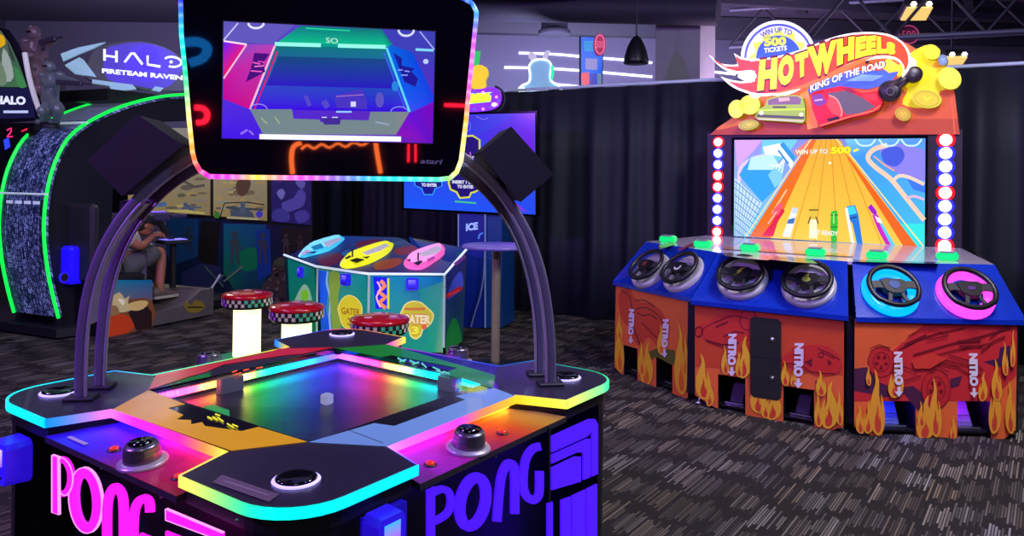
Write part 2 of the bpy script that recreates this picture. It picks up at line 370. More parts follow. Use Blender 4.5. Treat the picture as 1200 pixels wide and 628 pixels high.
# blue game sign with a red oval
K = Frame(atY(697, 100, 10.4), (1, .1, 0)); base = atY(697, 104, 10.4)
r = thing('blue_game_sign', 'upright blue sign frame with a red oval badge behind the curtain', 'sign', (base.x, base.y, 0))
A = Art(K, .03); A.poly([(681, 43), (701, 44), (706, 66), (705, 103), (681, 102)], (15, 95, 215)); A.poly([(686, 68), (700, 69), (700, 82), (686, 81)], (135, 130, 180))
A.poly([(684, 48), (696, 48), (697, 60), (685, 60)], (20, 140, 200)); A.poly([(681, 86), (690, 84), (691, 101), (682, 102)], (225, 80, 90)); A.poly([(691, 86), (699, 86), (699, 102), (691, 102)], (60, 60, 170))
A.poly([(700, 86), (705, 86), (705, 103), (700, 103)], (110, 130, 140)); A.build('printed_face', M_lit, r)
slab(K, [(680, 42), (702, 43), (707, 66), (706, 104), (680, 103)], -.06, .025, 'board', M_dark, r)
slab(K, ell(703, 52, 7, 13, 20), .03, .09, 'oval_badge', mat('red_badge', (190, 40, 85), emit=.45), r)
A = Art(K, .092); A.line(ell(703, 52, 5.4, 11, 20), 1.0, (240, 120, 160), closed=True); A.text('500', ((699, 48), (707, 48), (707, 56), (699, 56)), (230, 110, 140)); A.build('badge_lettering', M_lit, r)
mb = MB(); mb.box((base.x, base.y+.12, base.z/2-.02), (.34, .4, base.z-.04)); mb.build('cabinet', M_dark, r)
# bell-shaped ceiling speaker
p = atY(745.5, 74, 9.2); r = thing('pendant_speaker', 'black bell-shaped speaker hanging from the ceiling beside the pale column', 'speaker', p)
mb = MB(); mb.lathe(p, (0, 0, 1), [(.02, -.012), (.14, -.01), (.15, 0), (.147, .04), (.13, .12), (.105, .2), (.07, .27), (.04, .31), (.012, .33)], 22); mb.build('housing', M_black, r)
mb = MB(); mb.tube([p+Vector((0, 0, .32)), (p.x, p.y, RZ)], .008, n=6); mb.build('hanging_cable', M_beam, r)
# ================================================================ FOUR-PLAYER TABLE GAME (foreground)
T0 = Vector((-.4437, 1.5391, 0)); TH = .9445; S = 1.4456; n1, n2, dd, cc_ = .3835, .4347, .1593, .3284; ZT = .86
U = Vector((math.cos(TH), math.sin(TH), 0)); V = Vector((-math.sin(TH), math.cos(TH), 0)); UP = Vector((0, 0, 1))
def TP(a, b, z=0): return T0+U*a+V*b+UP*z
def rot(p, k):
    x, y = p[0]-S/2, p[1]-S/2
    for _ in range(k % 4): x, y = -y, x
    return (x+S/2, y+S/2)
def TPr(p, z, k=0): q = rot(p, k); return TP(q[0], q[1], z)
game = thing('table_arcade_game', 'big square black table arcade game with neon PONG lettering and overhead screen in front', 'arcade game', TP(S/2, S/2))
def corner_arc(ins=0.0, r=.155, n=8):
    """rounded corner at local (0,0) from the b=0 side to the a=0 side"""
    return [(ins+r-ins-(r-ins)*math.sin(t), ins+r-ins-(r-ins)*math.cos(t)) for t in [math.pi/2*i/n for i in range(n+1)]]
def outline(ins, notch=True):
    P = []
    for k in range(4):
        c = [rot(p, k) for p in corner_arc(ins)]
        P += c
        if notch:   # side a=0 .. from (0,n1) to (0,S-n1)
            P += [rot(p, k) for p in [(ins, n1-ins*.6), (dd+ins, n2-ins*.6), (dd+ins, S-n2+ins*.6), (ins, S-n1+ins*.6)]]
    return P
def ring(ins, z, notch=True): return [TP(a, b, z) for a, b in outline(ins, notch)]
# cabinet: plinth, lower body, upper rim block
mb = MB(); mb.prism([*ring(.06, .07, False)], [*ring(.06, 0, False)]); mb.build('plinth', M_rub, game)
mb = MB(); mb.prism([*ring(.014, .796, False)], [*ring(.014, .07, False)]); mb.build('cabinet_body', mat('gloss_navy_black_laminate', (13, 11, 22), .3, spec=.4), game)
for k in range(4):
    q = corner_arc(.012)+[(.012, n1-.008), (dd+.05, n2+.03), (cc_-.045, cc_-.045), (n2+.03, dd+.05), (n1-.008, .012)]
    mb = MB(); mb.prism([TPr(p, .834, k) for p in q], [TPr(p, .795, k) for p in q]); mb.build('rim_block', M_black, game)
    q = [(dd+.05, n2+.03), (dd+.05, S-n2-.03), (cc_-.045, S-cc_+.045), (cc_-.045, cc_-.045)]
    mb = MB(); mb.prism([TPr(p, .834, k) for p in q], [TPr(p, .795, k) for p in q]); mb.build('rim_block', M_black, game)
# corner plates, side plates (with a square opening over the playfield)
M_plate = mat('dark_satin_top_plate', (38, 33, 48), .33, coat=.15)
names = ['near', 'right', 'far', 'left']
for k in range(4):
    q = corner_arc(.004)+[(.004, n1), (dd+.004, n2), (cc_, cc_), (n2, dd+.004), (n1, .004)]
    a = [TPr(p, ZT, k) for p in q]; b = [TPr(p, ZT-.026, k) for p in q]
    mb = MB(); mb.prism(a, b); mb.build('corner_plate', M_plate, game)
    q = [(dd+.004, n2), (dd+.004, S-n2), (cc_, S-cc_), (cc_, cc_)]
    a = [TPr(p, ZT, k) for p in q]; b = [TPr(p, ZT-.012, k) for p in q]
    mb = MB(); mb.prism(a, b); mb.build('side_plate', M_gblack, game)
# printed side panels: yellow, blue, green, red
top = Frame(TP(0, 0, ZT), U, V)
def panel(pts, col, label, seams=()):
    A = Art(top, .0015); A.poly(pts, col)
    for s_ in seams: A.line(s_, .8, tuple(int(v*.45) for v in col))
    A.build('score_side_panel', mat('glass_print', attr=True, rough=.3, coat=.3, emit=.5), game, label)  # extra brightness on the prints put in as emission
panel([(132, 479.5), (174.3, 456.8), (217, 473.5), (197, 478), (215, 486), (207, 491.5), (224, 492), (224, 497), (237, 494.5), (240, 499), (283, 505), (303, 500), (360.5, 517.5), (271, 528)], (190, 140, 6), 'yellow printed side panel')
panel([(361.5, 518), (438.5, 495.7), (462, 499), (545, 468.3), (534, 464), (579, 454.5), (603.5, 463.7), (454, 523)], (92, 128, 168), 'blue-grey printed side panel', [[(409, 504), (449, 519)]])
panel([(578, 455), (520, 437), (536, 431), (459, 416), (446, 418.5), (392, 408), (455, 403.5), (580.5, 439.6)], (14, 118, 28), 'green printed side panel')
panel([(174, 456.5), (182.7, 439), (314, 412.8), (327, 408.3), (391.5, 406.8), (355, 414.5), (330, 416.5), (262, 427), (240, 436), (222, 441)], (176, 12, 40), 'red printed side panel')
# small score read-outs on the black side plates
def readout(segs, col, label):
    A = Art(top, .002)
    for s_ in segs: A.line(s_, 1.6, col)
    A.build('score_readout', M_led(1.2), game, label)
readout([[(243, 488), (249, 491)], [(249, 488), (255, 492)], [(255, 489), (262, 494)], [(252, 485), (258, 487)], [(266, 496), (274, 501)], [(272, 497), (279, 500)]], (235, 225, 40), 'yellow score readout')
readout([[(272, 436), (278, 434)], [(275, 439), (283, 436.5)], [(285, 434), (292, 432.5)], [(293, 436), (300, 434)], [(300, 431.5), (308, 430)]], (230, 75, 20), 'orange score readout')
readout([[(466, 419), (474, 424)], [(468, 424), (476, 421)], [(480, 422), (488, 426)], [(483, 427), (491, 424)], [(494, 425), (500, 431)], [(507, 430), (516, 434)], [(511, 434), (520, 437)], [(519, 435), (527, 438)]], (90, 200, 190), 'pale teal score readout')
# playfield: dark glossy floor, walls, light strips, glass lid
ZF = .801; ci = cc_-.02
M_field = mat('mirror_dark_playfield', (96, 96, 115), .28, .5, vary=.08, scale=3)
mb = MB(); mb.poly([TP(ci, ci, ZF), TP(S-ci, ci, ZF), TP(S-ci, S-ci, ZF), TP(ci, S-ci, ZF)]); mb.build('playfield', M_field, game)
for k in range(4):
    mb = MB(); mb.prism([TPr(p, ZF, k) for p in ((ci, ci), (ci, S-ci))]+[TPr(p, ZT-.012, k) for p in ((ci, S-ci), (ci, ci))], [TPr(p, ZF, k) for p in ((ci-.02, ci), (ci-.02, S-ci))]+[TPr(p, ZT-.012, k) for p in ((ci-.02, S-ci), (ci-.02, ci))])
    mb.build('playfield_wall', M_gblack, game)
def grad(stops, t):
    t = max(0, min(1, t))
    for (t0, c0_), (t1, c1_) in zip(stops, stops[1:]):
        if t <= t1: return lerp(c0_, c1_, (t-t0)/max(1e-6, t1-t0))
    return stops[-1][1]
def strip(p, q, stops, w, h, name, m, parent, n=40, sq=True, label=None):
    P = [p.lerp(q, i/n) for i in range(n+1)]; cols = [grad(stops, i/n) for i in range(n+1)]
    mb = MB()
    if sq: mb.tube(P, 0, cols=cols, sq=(w, h, UP.cross(q-p)))
    else: mb.tube(P, w/2, cols=cols, n=8)
    return mb.build(name, m, parent, label)
zs = .826; e = ci+.006
# (points are in table coordinates; colours run from the first to the second)
fs = [((e, S-e), (S-e, S-e), [(0, (200, 60, 255)), (.06, (255, 40, 220)), (.22, (255, 60, 90)), (.32, (255, 170, 50)), (.47, (230, 235, 100)), (.52, (60, 220, 60)), (.6, (0, 210, 160)), (.74, (0, 160, 235)), (.88, (20, 70, 255)), (1, (90, 40, 255))]),
      ((S-e, S-e), (S-e, e), [(0, (100, 50, 255)), (.1, (190, 60, 255)), (.2, (255, 40, 200)), (.3, (255, 40, 70)), (.38, (255, 190, 70)), (.44, (230, 230, 90)), (.52, (40, 230, 110)), (.6, (0, 220, 210)), (.85, (0, 200, 255)), (1, (60, 60, 255))]),
      ((e, e), (e, S-e), [(0, (14, 14, 130)), (.4, (10, 50, 120)), (.7, (20, 70, 40)), (1, (100, 16, 70))]),
      ((e, e), (S-e, e), [(0, (14, 14, 130)), (.45, (20, 90, 80)), (.7, (90, 20, 50)), (1, (30, 30, 120))])]
for p, q, st in fs: strip(TP(*p, zs), TP(*q, zs), st, .008, .02, 'playfield_light_strip', M_led(11.0), game)
g = bpy.data.materials.new('clear_glass_lid'); g.use_nodes = True; nt = g.node_tree; nn = nt.nodes; nn.remove(nn['Principled BSDF'])
tr = nn.new('ShaderNodeBsdfTransparent'); gl = nn.new('ShaderNodeBsdfGlossy'); gl.inputs['Roughness'].default_value = .02; fr = nn.new('ShaderNodeFresnel'); fr.inputs['IOR'].default_value = 1.45; mxs = nn.new('ShaderNodeMixShader')
nt.links.new(fr.outputs[0], mxs.inputs[0]); nt.links.new(tr.outputs[0], mxs.inputs[1]); nt.links.new(gl.outputs[0], mxs.inputs[2]); nt.links.new(mxs.outputs[0], nn['Material Output'].inputs['Surface']); M_glass = g
mb = MB(); z = ZT-.003; mb.poly([TP(cc_, cc_, z), TP(S-cc_, cc_, z), TP(S-cc_, S-cc_, z), TP(cc_, S-cc_, z)]); mb.build('glass_lid', M_glass, game)
# paddles and ball
M_pad = mat('frosted_white_acrylic', (140, 140, 170), .4, emit=.12)
for a, b, X, nm in ((.605, S-ci-.05, U, 'grey paddle block in front of the far red side'), (S-ci-.05, .50, V, 'grey paddle block on the green side'), (ci+.055, .80, V, 'paddle block lit green beside the yellow side')):
    mb = MB(); mb.box(TP(a, b, ZF+.026), (.09, .036, .052), X, UP.cross(X), bev=.004); mb.build('paddle', M_pad if 'lit' not in nm else mat('green_lit_paddle', (70, 200, 110), emit=.5), game, nm)  # green light on the near paddle is put into its colour and emission
pb = atz(383, 474, ZF); mb = MB(); mb.box((pb.x, pb.y, ZF+.019), (.034, .034, .034), U, V, bev=.005); mb.build('ball_cube', mat('white_cube', (190, 190, 235), .4, emit=.55), game, 'small white cube ball')
# light band around the edge
def band(pts, cols, name='edge_light_strip', label=None):
    zm = ZT-.0135; P = []; K2 = []
    for i in range(len(pts)-1):
        m = 10 if i < len(pts)-2 else 11
        m = max(2, int((Vector(pts[i+1])-Vector(pts[i])).length/.03))
        for j in range(m+(i == len(pts)-2)):
            P.append(lerp(pts[i], pts[i+1], j/m)); K2.append(lerp(cols[i], cols[i+1], j/m))
    n = len(P); o = MB(); cen = (S/2, S/2)
    out = []
    for i in range(n):
        a = Vector(P[max(i-1, 0)]); b = Vector(P[min(i+1, n-1)]); t = (b-a).normalized(); nr = Vector((t.y, -t.x)); out.append(nr)
    # face strip a little proud of the rim: bottom edge, top edge and a narrow top lip
    L = []; kc = []
    for i in range(n):
        p = Vector(P[i]); q = p+out[i]*.004; r_ = p-out[i]*.004
        sd = 1
        L += [TP(q.x, q.y, ZT-.025), TP(q.x, q.y, ZT-.002), TP(r_.x, r_.y, ZT+.0012), TP(r_.x, r_.y, ZT-.025)]; kc += [K2[i]]*4
    o.add(L, [[i*4+k, i*4+(k+1) % 4, (i+1)*4+(k+1) % 4, (i+1)*4+k] for i in range(n-1) for k in range(4)], cols=kc)
    o.build(name, M_led(1.5), game, label)
arcn = corner_arc(0)
ncol = [(0, 225, 255), (0, 235, 255), (0, 245, 250), (0, 245, 240), (0, 245, 230), (0, 245, 225), (10, 240, 205), (30, 235, 180), (70, 230, 150)]
band([(n1, 0)]+arcn+[(0, .26), (0, n1)], [(0, 210, 255)]+ncol+[(170, 235, 110), (250, 235, 90)])
R = lambda pts, k: [rot(p, k) for p in pts]
# right corner (k=1): arc runs from the far side round to the b=0 side
rc = R(arcn, 1)
band([(S-n1, 0)]+rc[::-1]+[(S, n1)], [(235, 255, 90), (120, 245, 150), (40, 235, 160)]+[(0, 225, 150)]*6+[(0, 210, 170)]+[(0, 160, 220)])
lc = R(arcn, 3)   # corner at (0,S)
band([(0, S-n1)]+lc+[(n1, S)], [(0, 200, 255)]+[(0, 230, 240)]*9+[(0, 150, 255)])
fc = R(arcn, 2)
band([(S, S-n1)]+fc[::-1]+[(S-n1, S)], [(255, 220, 60)]+[(255, 120, 60)]*4+[(255, 40, 180)]*3+[(90, 60, 255)]*2+[(0, 130, 255)])
band([(n1, 0), (n2, dd), (S*.35, dd), (S*.5, dd), (S*.57, dd), (S-n2, dd), (S-n1, 0)], [(10, 60, 255), (225, 140, 255), (255, 100, 235), (235, 60, 225), (255, 120, 90), (255, 190, 30), (240, 250, 80)])
band([(0, n1), (dd, n2), (dd, S*.37), (dd, S*.45), (dd, S*.6), (dd, S-n2), (0, S-n1)], [(255, 200, 110), (255, 225, 70), (255, 130, 70), (255, 40, 170), (255, 40, 225), (255, 110, 225), (0, 130, 255)])
band([(S, n1), (S-dd, n2), (S-dd, S-n2), (S, S-n1)], [(0, 150, 220), (0, 100, 255), (255, 60, 200), (255, 225, 60)])
band([(n1, S), (n2, S-dd), (S-n2, S-dd), (S-n1, S)], [(0, 150, 255), (0, 220, 180), (255, 200, 40), (0, 110, 255)])
# lights under the lip, over each control panel
ul = {0: [(0, (255, 140, 60)), (.25, (255, 40, 120)), (.5, (255, 30, 160)), (.7, (60, 20, 255)), (1, (20, 10, 255))],
      1: [(0, (190, 40, 255)), (.35, (200, 30, 230)), (.55, (255, 30, 70)), (.75, (255, 90, 20)), (1, (255, 190, 40))],
      3: [(0, (60, 60, 255)), (1, (0, 200, 255))], 2: [(0, (255, 60, 200)), (1, (90, 60, 255))]}
M_cp = mat('brushed_light_control_panel', (46, 42, 52), .4, .1)
for k in range(4):
    a = TPr((dd+.022, n2+.02), .829, k); b = TPr((dd+.022, S-n2-.02), .829, k)
    st = ul[k]
    if k == 1: st = [(1-t, c) for t, c in st][::-1]
    strip(a, b, st, .02, .008, 'panel_light_strip', M_led(10.0), game, 24)
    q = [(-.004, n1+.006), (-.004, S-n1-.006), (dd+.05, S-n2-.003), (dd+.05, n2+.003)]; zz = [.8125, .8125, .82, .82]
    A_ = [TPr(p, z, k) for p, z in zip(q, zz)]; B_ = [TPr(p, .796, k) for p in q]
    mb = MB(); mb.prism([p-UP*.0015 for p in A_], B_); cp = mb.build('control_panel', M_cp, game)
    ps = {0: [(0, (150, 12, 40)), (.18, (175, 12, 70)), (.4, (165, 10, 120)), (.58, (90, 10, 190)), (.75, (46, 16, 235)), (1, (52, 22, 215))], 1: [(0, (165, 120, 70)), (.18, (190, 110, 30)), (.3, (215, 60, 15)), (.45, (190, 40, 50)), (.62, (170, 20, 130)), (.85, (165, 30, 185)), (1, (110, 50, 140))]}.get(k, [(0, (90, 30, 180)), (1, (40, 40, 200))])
    mb = MB()
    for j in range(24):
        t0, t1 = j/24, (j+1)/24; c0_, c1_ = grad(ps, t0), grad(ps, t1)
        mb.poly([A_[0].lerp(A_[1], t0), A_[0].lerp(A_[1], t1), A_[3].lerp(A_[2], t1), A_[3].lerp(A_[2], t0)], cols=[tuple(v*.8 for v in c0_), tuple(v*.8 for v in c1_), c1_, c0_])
    mb.build('glowing_panel_face', mat('glow_panel', attr=True, emit=.3, rough=.35), cp)  # coloured strip light put into the panel face as an emissive gradient
    mid = .64 if k == 0 else S-.64 if k == 1 else S/2
    cx = TPr((.052, mid), .8165, k); ou = (TPr((-1, 0), 0, k)-TPr((0, 0), 0, k)).normalized(); ax = (UP+ou*.1).normalized()
    mb = MB(); mb.lathe(cx-ax*.004, ax, [(.056, 0), (.062, .006), (.06, .012), (.046, .015)], 28); kbase = mb.build('knob_base', mat('pale_knob_ring', (170, 160, 175), .35, .3), game)
    mb = MB(); mb.lathe(cx+ax*.006, ax, [(.044, 0), (.046, .004), (.045, .028), (.042, .034), (.043, .038), (.038, .046), (.02, .048), (.001, .048)], 28); mb.build('spinner_knob', mat('dark_chrome_knob', (120, 116, 128), .3, .8), kbase)
    mb = MB(); mb.lathe(cx+ax*.054, ax, [(.03, 0), (.032, .003), (.001, .004)], 20); mb.build('knob_cap', M_gblack, kbase)
    for dm in (-.16, .15):
        c = TPr((.055, mid+dm), .8145, k)
        mb = MB(); mb.lathe(c, ax, [(.017, 0), (.017, .004), (.012, .005)], 16); bb = mb.build('button_bezel', M_black, game)
        mb = MB(); mb.lathe(c, ax, [(.0125, .003), (.012, .009), (.006, .011), (.001, .0112)], 16); mb.build('button_cap', mat('red_button', (215, 45, 30), .3, emit=.35), bb)
    A_ = MB(); c = TPr((.02, mid+(.31 if k == 3 else -.30)), .8, k)
    A_.box(TPr((.03, mid+.3), .8165, k), (.1, .012, .002), TPr((0, 1), 0, k)-TPr((0, 0), 0, k), ou); A_.build('instruction_label', M_silver, game)
# round lit cup holders in the corners
for k, p in enumerate([(.143, .150), (.150, .150), (.135, .135), (.14, .14)]):
    c = TPr(p, ZT, k)
    mb = MB(); mb.lathe(c, UP, [(.0515, 0), (.055, .003), (.0515, .006)], 32); ch = mb.build('light_ring', mat('lavender_light_ring', (175, 165, 255), emit=1.5), game)
    mb = MB(); mb.lathe(c, UP, [(.047, .001), (.047, .009), (.044, .012), (.036, .010), (.001, .008)], 32); mb.build('round_cap', M_gblack, game)
# serial label on the near corner
A = Art(top, .002); A.poly([(249, 565), (260, 556), (327, 579), (315, 588)], (96, 82, 92)); A.line([(262, 563), (314, 580)], 1.6, (130, 115, 125)); A.build('instruction_label', M_print, game)
# ---- neon lettering on the two visible sides
LS = Frame(TP(.006, S, 0), -V); RS = Frame(TP(0, .006, 0), U)
def letter(fr, shapes, nm, m, outline_m=None, w=.012):
    """shapes: list of (centre line points, width) or ('poly', pts)"""
    a = Art(fr, w)
    for sh in shapes:
        if sh[0] == 'poly': a.poly(sh[1], sh[2])
        elif sh[0] == 'ring': a.line(sh[1], sh[2], sh[3], closed=True)
        else: a.line(sh[0], sh[1], sh[2])
    o = a.build(nm, m, game); s_ = o.modifiers.new('thick', 'SOLIDIFY'); s_.thickness = .006; s_.offset = 0; return o
PK = (255, 25, 235); PL = (255, 150, 245); BL = (66, 12, 255)
ML = M_led(1.35)
# left side, pink with paler edges
letter(LS, [('poly', [(62, 533), (69, 535), (69.5, 603), (62, 600)], PK), ([(62, 533), (69, 535), (69.5, 603), (62, 600), (62, 533)], 1.4, PL),
            (sm([(72, 538), (78, 541), (83, 552), (83, 566), (78, 577), (73, 578)], 4), 7, PK), (sm([(70, 535.5), (77, 537.5), (84, 547), (86.5, 560), (84, 573), (78, 580), (71, 577)], 4), 1.2, PL)], 'neon_letter', ML)
letter(LS, [('ring', ell(101, 586, 14, 33, 28, rot=-4), 11, PK), ('ring', ell(101, 586, 19.3, 38.6, 28, rot=-4), 1.2, PL), ('ring', ell(101, 586, 8.6, 27, 28, rot=-4), 1.0, (210, 40, 220))], 'neon_letter', ML)
letter(LS, [(sm([(126, 660), (125.5, 610), (127, 585), (134, 571), (142, 577), (145, 596), (145, 668)], 4), 9.5, PK)], 'neon_letter', ML)
letter(LS, [(sm([(176, 600), (175, 588), (169, 584), (161, 590), (157, 606), (157, 640), (163, 668), (172, 668), (175, 650), (175, 632)], 4), 9.5, PK), ([(164, 628), (179, 634)], 8, PK)], 'neon_letter', ML)
letter(LS, [('poly', [(195, 596), (262, 624), (262, 634), (195, 609)], PK), ([(195, 596), (262, 624)], 1.2, PL), ([(195, 596), (195, 609), (262, 634)], 1.0, PL),
            ('poly', [(195, 622), (240, 640), (240, 652), (195, 634)], PK), ('poly', [(252, 630), (262, 634), (262, 700), (252, 700)], PK)], 'neon_stripe_emblem', ML)
# right side, blue
letter(RS, [('poly', [(500, 575), (509, 570), (509, 640), (500, 650)], BL), (sm([(507, 577), (518, 573), (526, 577), (528, 590), (523, 602), (509, 611)], 4), 8, BL)], 'neon_letter', ML)
letter(RS, [('ring', ell(554, 588, 14.5, 29, 28, rot=12), 12, BL)], 'neon_letter', ML)
letter(RS, [(sm([(582, 611), (585, 575), (588, 556), (594, 544), (601, 545), (603, 560), (603, 602)], 4), 9.5, BL)], 'neon_letter', ML)
letter(RS, [(sm([(633, 523), (624, 526), (616, 538), (613, 560), (615, 578), (624, 586), (631, 580), (632, 566), (632, 552)], 4), 9, BL)], 'neon_letter', ML)
letter(RS, [('poly', [(646, 511), (690, 491), (697, 491), (700, 497), (700, 555), (693, 558), (693, 505), (688, 511), (646, 530)], BL), ('poly', [(646, 533), (688, 514), (691, 514), (691, 559), (683, 562), (683, 530), (675, 530), (646, 543)], BL),
            ('poly', [(646, 548), (673, 535), (680, 535), (680, 564), (646, 574), (646, 560)], BL), ('poly', [(657, 586), (668, 582), (668, 700), (657, 700)], BL), ('poly', [(670, 581), (685, 574), (685, 700), (670, 700)], BL), ('poly', [(687, 573), (699, 567), (699, 700), (687, 700)], BL), ('poly', [(641, 590), (647, 588), (647, 700), (641, 700)], BL)], 'neon_stripe_emblem', ML)
for fr, pts in ((RS, [(640, 575, 646), (640, 505, 646)]), ):
    mb = MB(); mb.tube([RS.px(643, 500, .01), RS.px(643, 690, .01)], .006, n=6); mb.build('door_seam_trim', M_rub, game)
# little fascia bolts
for fr, x, y in ((LS, 120, 548), (LS, 190, 582), (LS, 278, 609), (RS, 498, 574), (RS, 580, 535), (RS, 640, 506)):
    mb = MB(); mb.lathe(fr.px(x, y, .001), fr.N, [(.004, 0), (.003, .004)], 8); mb.build('fascia_bolt', M_chrome, game)
# card readers
M_bluecase = mat('blue_translucent_case', (30, 20, 190), .3, emit=.5, ecol=(50, 20, 255))
def reader(fr, u, v, w_, h, th, parent, tilt=.0, art=None, lit=M_bluecase, face=None):
    """rounded card reader centred at plane coordinates u, v"""
    q = [(x*w_/2, y*h/2) for x, y in ((-1, -.75), (-.75, -1), (.75, -1), (1, -.75), (1, .75), (.75, 1), (-.75, 1), (-1, .75))]
    a = [fr.P(u+x, v+y, th) for x, y in q]; b = [fr.P(u+x*1.06, v+y*1.06, 0) for x, y in q]
    mb = MB(); mb.prism(a, b); r_ = mb.build('card_reader', lit, parent)
    mb = MB(); q = [(-.6, -.1), (.6, -.1), (.6, .75), (-.6, .75)]; cols = face or [(255, 80, 200), (120, 90, 255), (200, 190, 255), (255, 140, 160)]
    mb.poly([fr.P(u+x*w_/2, v+y*h/2, th+.001) for x, y in q], cols=cols); mb.build('reader_screen', M_led(1.2), r_)
    mb = MB(); mb.box(fr.P(u, v-h*.32, th+.002), (w_*.5, h*.05, .004), fr.X, fr.Y, fr.N); mb.build('card_slot', M_rub, r_); return r_
u_, v_, _ = LS.loc(LS.px(20, 537, .02)); reader(LS, u_, v_, .10, .115, .07, game)
u_, v_, _ = RS.loc(RS.px(456, 628, .04)); reader(RS, u_, v_-.012, .085, .12, .05, game, face=[(190, 40, 240), (190, 40, 240), (60, 170, 255), (60, 170, 255)])
mb = MB(); p = LS.px(45, 520, .0); mb.box(RS.px(450, 622, 0), (.13, .02, .1), RS.X, RS.N, RS.Y); mb.build('reader_mount', mat('blue_mount', (20, 14, 120), .3, emit=.25, ecol=(40, 10, 255)), game)
# ---- arches
D = (U-V).normalized(); NV = -(U+V).normalized(); CT = TP(S/2, S/2)
def AF(w): return Frame(CT+NV*w, D)          # upright plane through both posts, w towards the near corner
front, rear = AF(.075), AF(-.055)
Lf = [(95, 470), (95, 440), (96.5, 400), (101, 360), (110, 322), (125, 285), (146, 252), (170, 226), (197, 203), (228, 184), (262, 172)]
Lr = [(117, 458), (118, 425), (120.5, 385), (126, 345), (137, 305), (153, 270), (175, 240), (200, 216), (230, 197), (265, 184)]
Rf = [(645, 452), (645, 410), (641.5, 365), (634, 322), (621, 282), (602, 246), (581, 218), (556, 194), (530, 178), (500, 170)]
Rr = [(632, 440), (632, 400), (629, 360), (621, 318), (608, 279), (590, 247), (568, 221), (542, 200), (515, 187)]
pos = {}
for nm, pts, fr in (('L', Lf, front), ('l', Lr, rear), ('R', Rf, front), ('r', Rr, rear)):
    P = [fr.px(x, y) for x, y in sm(pts, 4)]; P[0].z = ZT
    mb = MB(); mb.tube(P, 0, sq=(.03, .036, NV)); tb = mb.build('arch_tube', M_tube, game); b_ = tb.modifiers.new('round', 'BEVEL'); b_.width = .012; b_.segments = 3
    for i in (-1, 1):   # pale edge line along each tube
        pass
    mb = MB(); mb.box(Vector((P[0].x, P[0].y, ZT+.005)), (.085, .07, .01), D, NV, bev=.003); mb.build('tube_foot', M_dark, game)
    pos[nm] = P
    mb = MB(); s_ = 1 if nm in 'Ll' else 1
    off = D*(.016 if nm in 'Ll' else -.0215)
    q = [];
    for i, p in enumerate(P):
        t = (P[min(i+1, len(P)-1)]-P[max(i-1, 0)]).normalized(); inn = t.cross(NV); inn = inn if inn.dot(CT-p+UP*.0) > 0 or abs(inn.dot(D)) < .2 else -inn
        q.append(p+inn.normalized()*.0165+NV*.012)
    mb.tube(q, .0045, n=6); mb.build('edge_trim', mat('pale_edge_trim', (150, 140, 160), .4, .2), tb)
# pale cable cover between the two left tubes
P = [AF(.012).px(x, y) for x, y in sm([(108, 378), (111, 350), (118, 322), (131, 292), (150, 262), (172, 237)], 4)]
mb = MB(); mb.tube(P, 0, sq=(.055, .012, NV)); mb.build('cable_cover', mat('pale_cover', (150, 146, 150), .5), game)
# speakers on the shoulders of the arch
def speaker(q, w0, w1, label):
    """q in photo order: inner low, inner high, outer high, outer low on the front plane"""
    fr = AF(w1); a = [fr.px(x, y) for x, y in q]; b = [p-fr.N*(w1-w0) for p in a]
    mb = MB(); mb.prism(a, b); o = mb.build('speaker_box', mat('black_speaker_vinyl', (24, 19, 32), .6), game, label); m_ = o.modifiers.new('round', 'BEVEL'); m_.width = .006; m_.segments = 2
    n_ = (a[1]-a[2]).normalized(); c = sum(a, Vector())/4
    t = (a[2]-a[1]).normalized(); out = (a[1]-a[0]).normalized()
    return a, b
speaker([(143, 230), (102, 188), (161, 134), (214, 170)], -.1, .13, 'speaker box on the left arch')
speaker([(563, 179), (599, 148), (649, 204), (610, 237)], -.1, .13, 'speaker box on the right arch')
for nm, i in (('L', 24), ('R', 23)):
    mb = MB(); mb.box(pos[nm][i]-NV*.06+UP*.02, (.03, .12, .05), D, NV); mb.build('speaker_bracket', M_dark, game)
# ---- overhead display head
HF = AF(.12); TR_ = [(211, -4), (214, 10), (213, 40), (216, 70), (222, 140), (226, 178), (229, 190), (235, 200), (246, 206.5), (300, 207.5), (396, 208.5), (514, 210), (527, 208.5), (535, 201), (540, 188), (546, 140), (552, 80), (557, 30), (558, 15), (554, 5), (545, -1), (530, -6), (400, -9), (225, -12), (215, -10)]
slab(HF, TR_, -.24, 0, 'head_housing', M_black, game)
slab(HF, offs(TR_, -2.5), 0, .004, 'front_glass_bezel', mat('mirror_black_bezel', (7, 5, 12), .02, vary=.0, coat=1.0, spec=.9), game)
loop = [(212, 0), (213, 40), (217, 80), (222, 140), (226, 178), (229, 190), (235, 200), (246, 206.5), (270, 207), (300, 207.5), (350, 208), (396, 208.5), (450, 209), (514, 210), (527, 208.5), (535, 201), (540, 188), (546, 140), (549, 105), (552, 75), (555, 45), (557.5, 24), (558, 14), (553, 4), (542, -2), (500, -7), (400, -9), (300, -11), (222, -11), (213, -8)]
lcol = [(20, 40, 255), (0, 200, 240), (0, 215, 150), (245, 235, 120), (255, 140, 40), (255, 90, 60), (255, 40, 120), (255, 30, 210), (255, 60, 225), (255, 210, 60), (255, 60, 225), (120, 90, 255), (0, 205, 235), (60, 230, 170), (150, 240, 110), (225, 250, 120), (250, 245, 150), (255, 170, 60), (255, 70, 180), (225, 90, 255), (180, 70, 255), (70, 120, 255), (60, 160, 255), (30, 100, 255), (20, 60, 255), (20, 30, 240), (20, 30, 240), (60, 30, 240), (20, 40, 255), (20, 40, 255)]
P = []; K2 = []
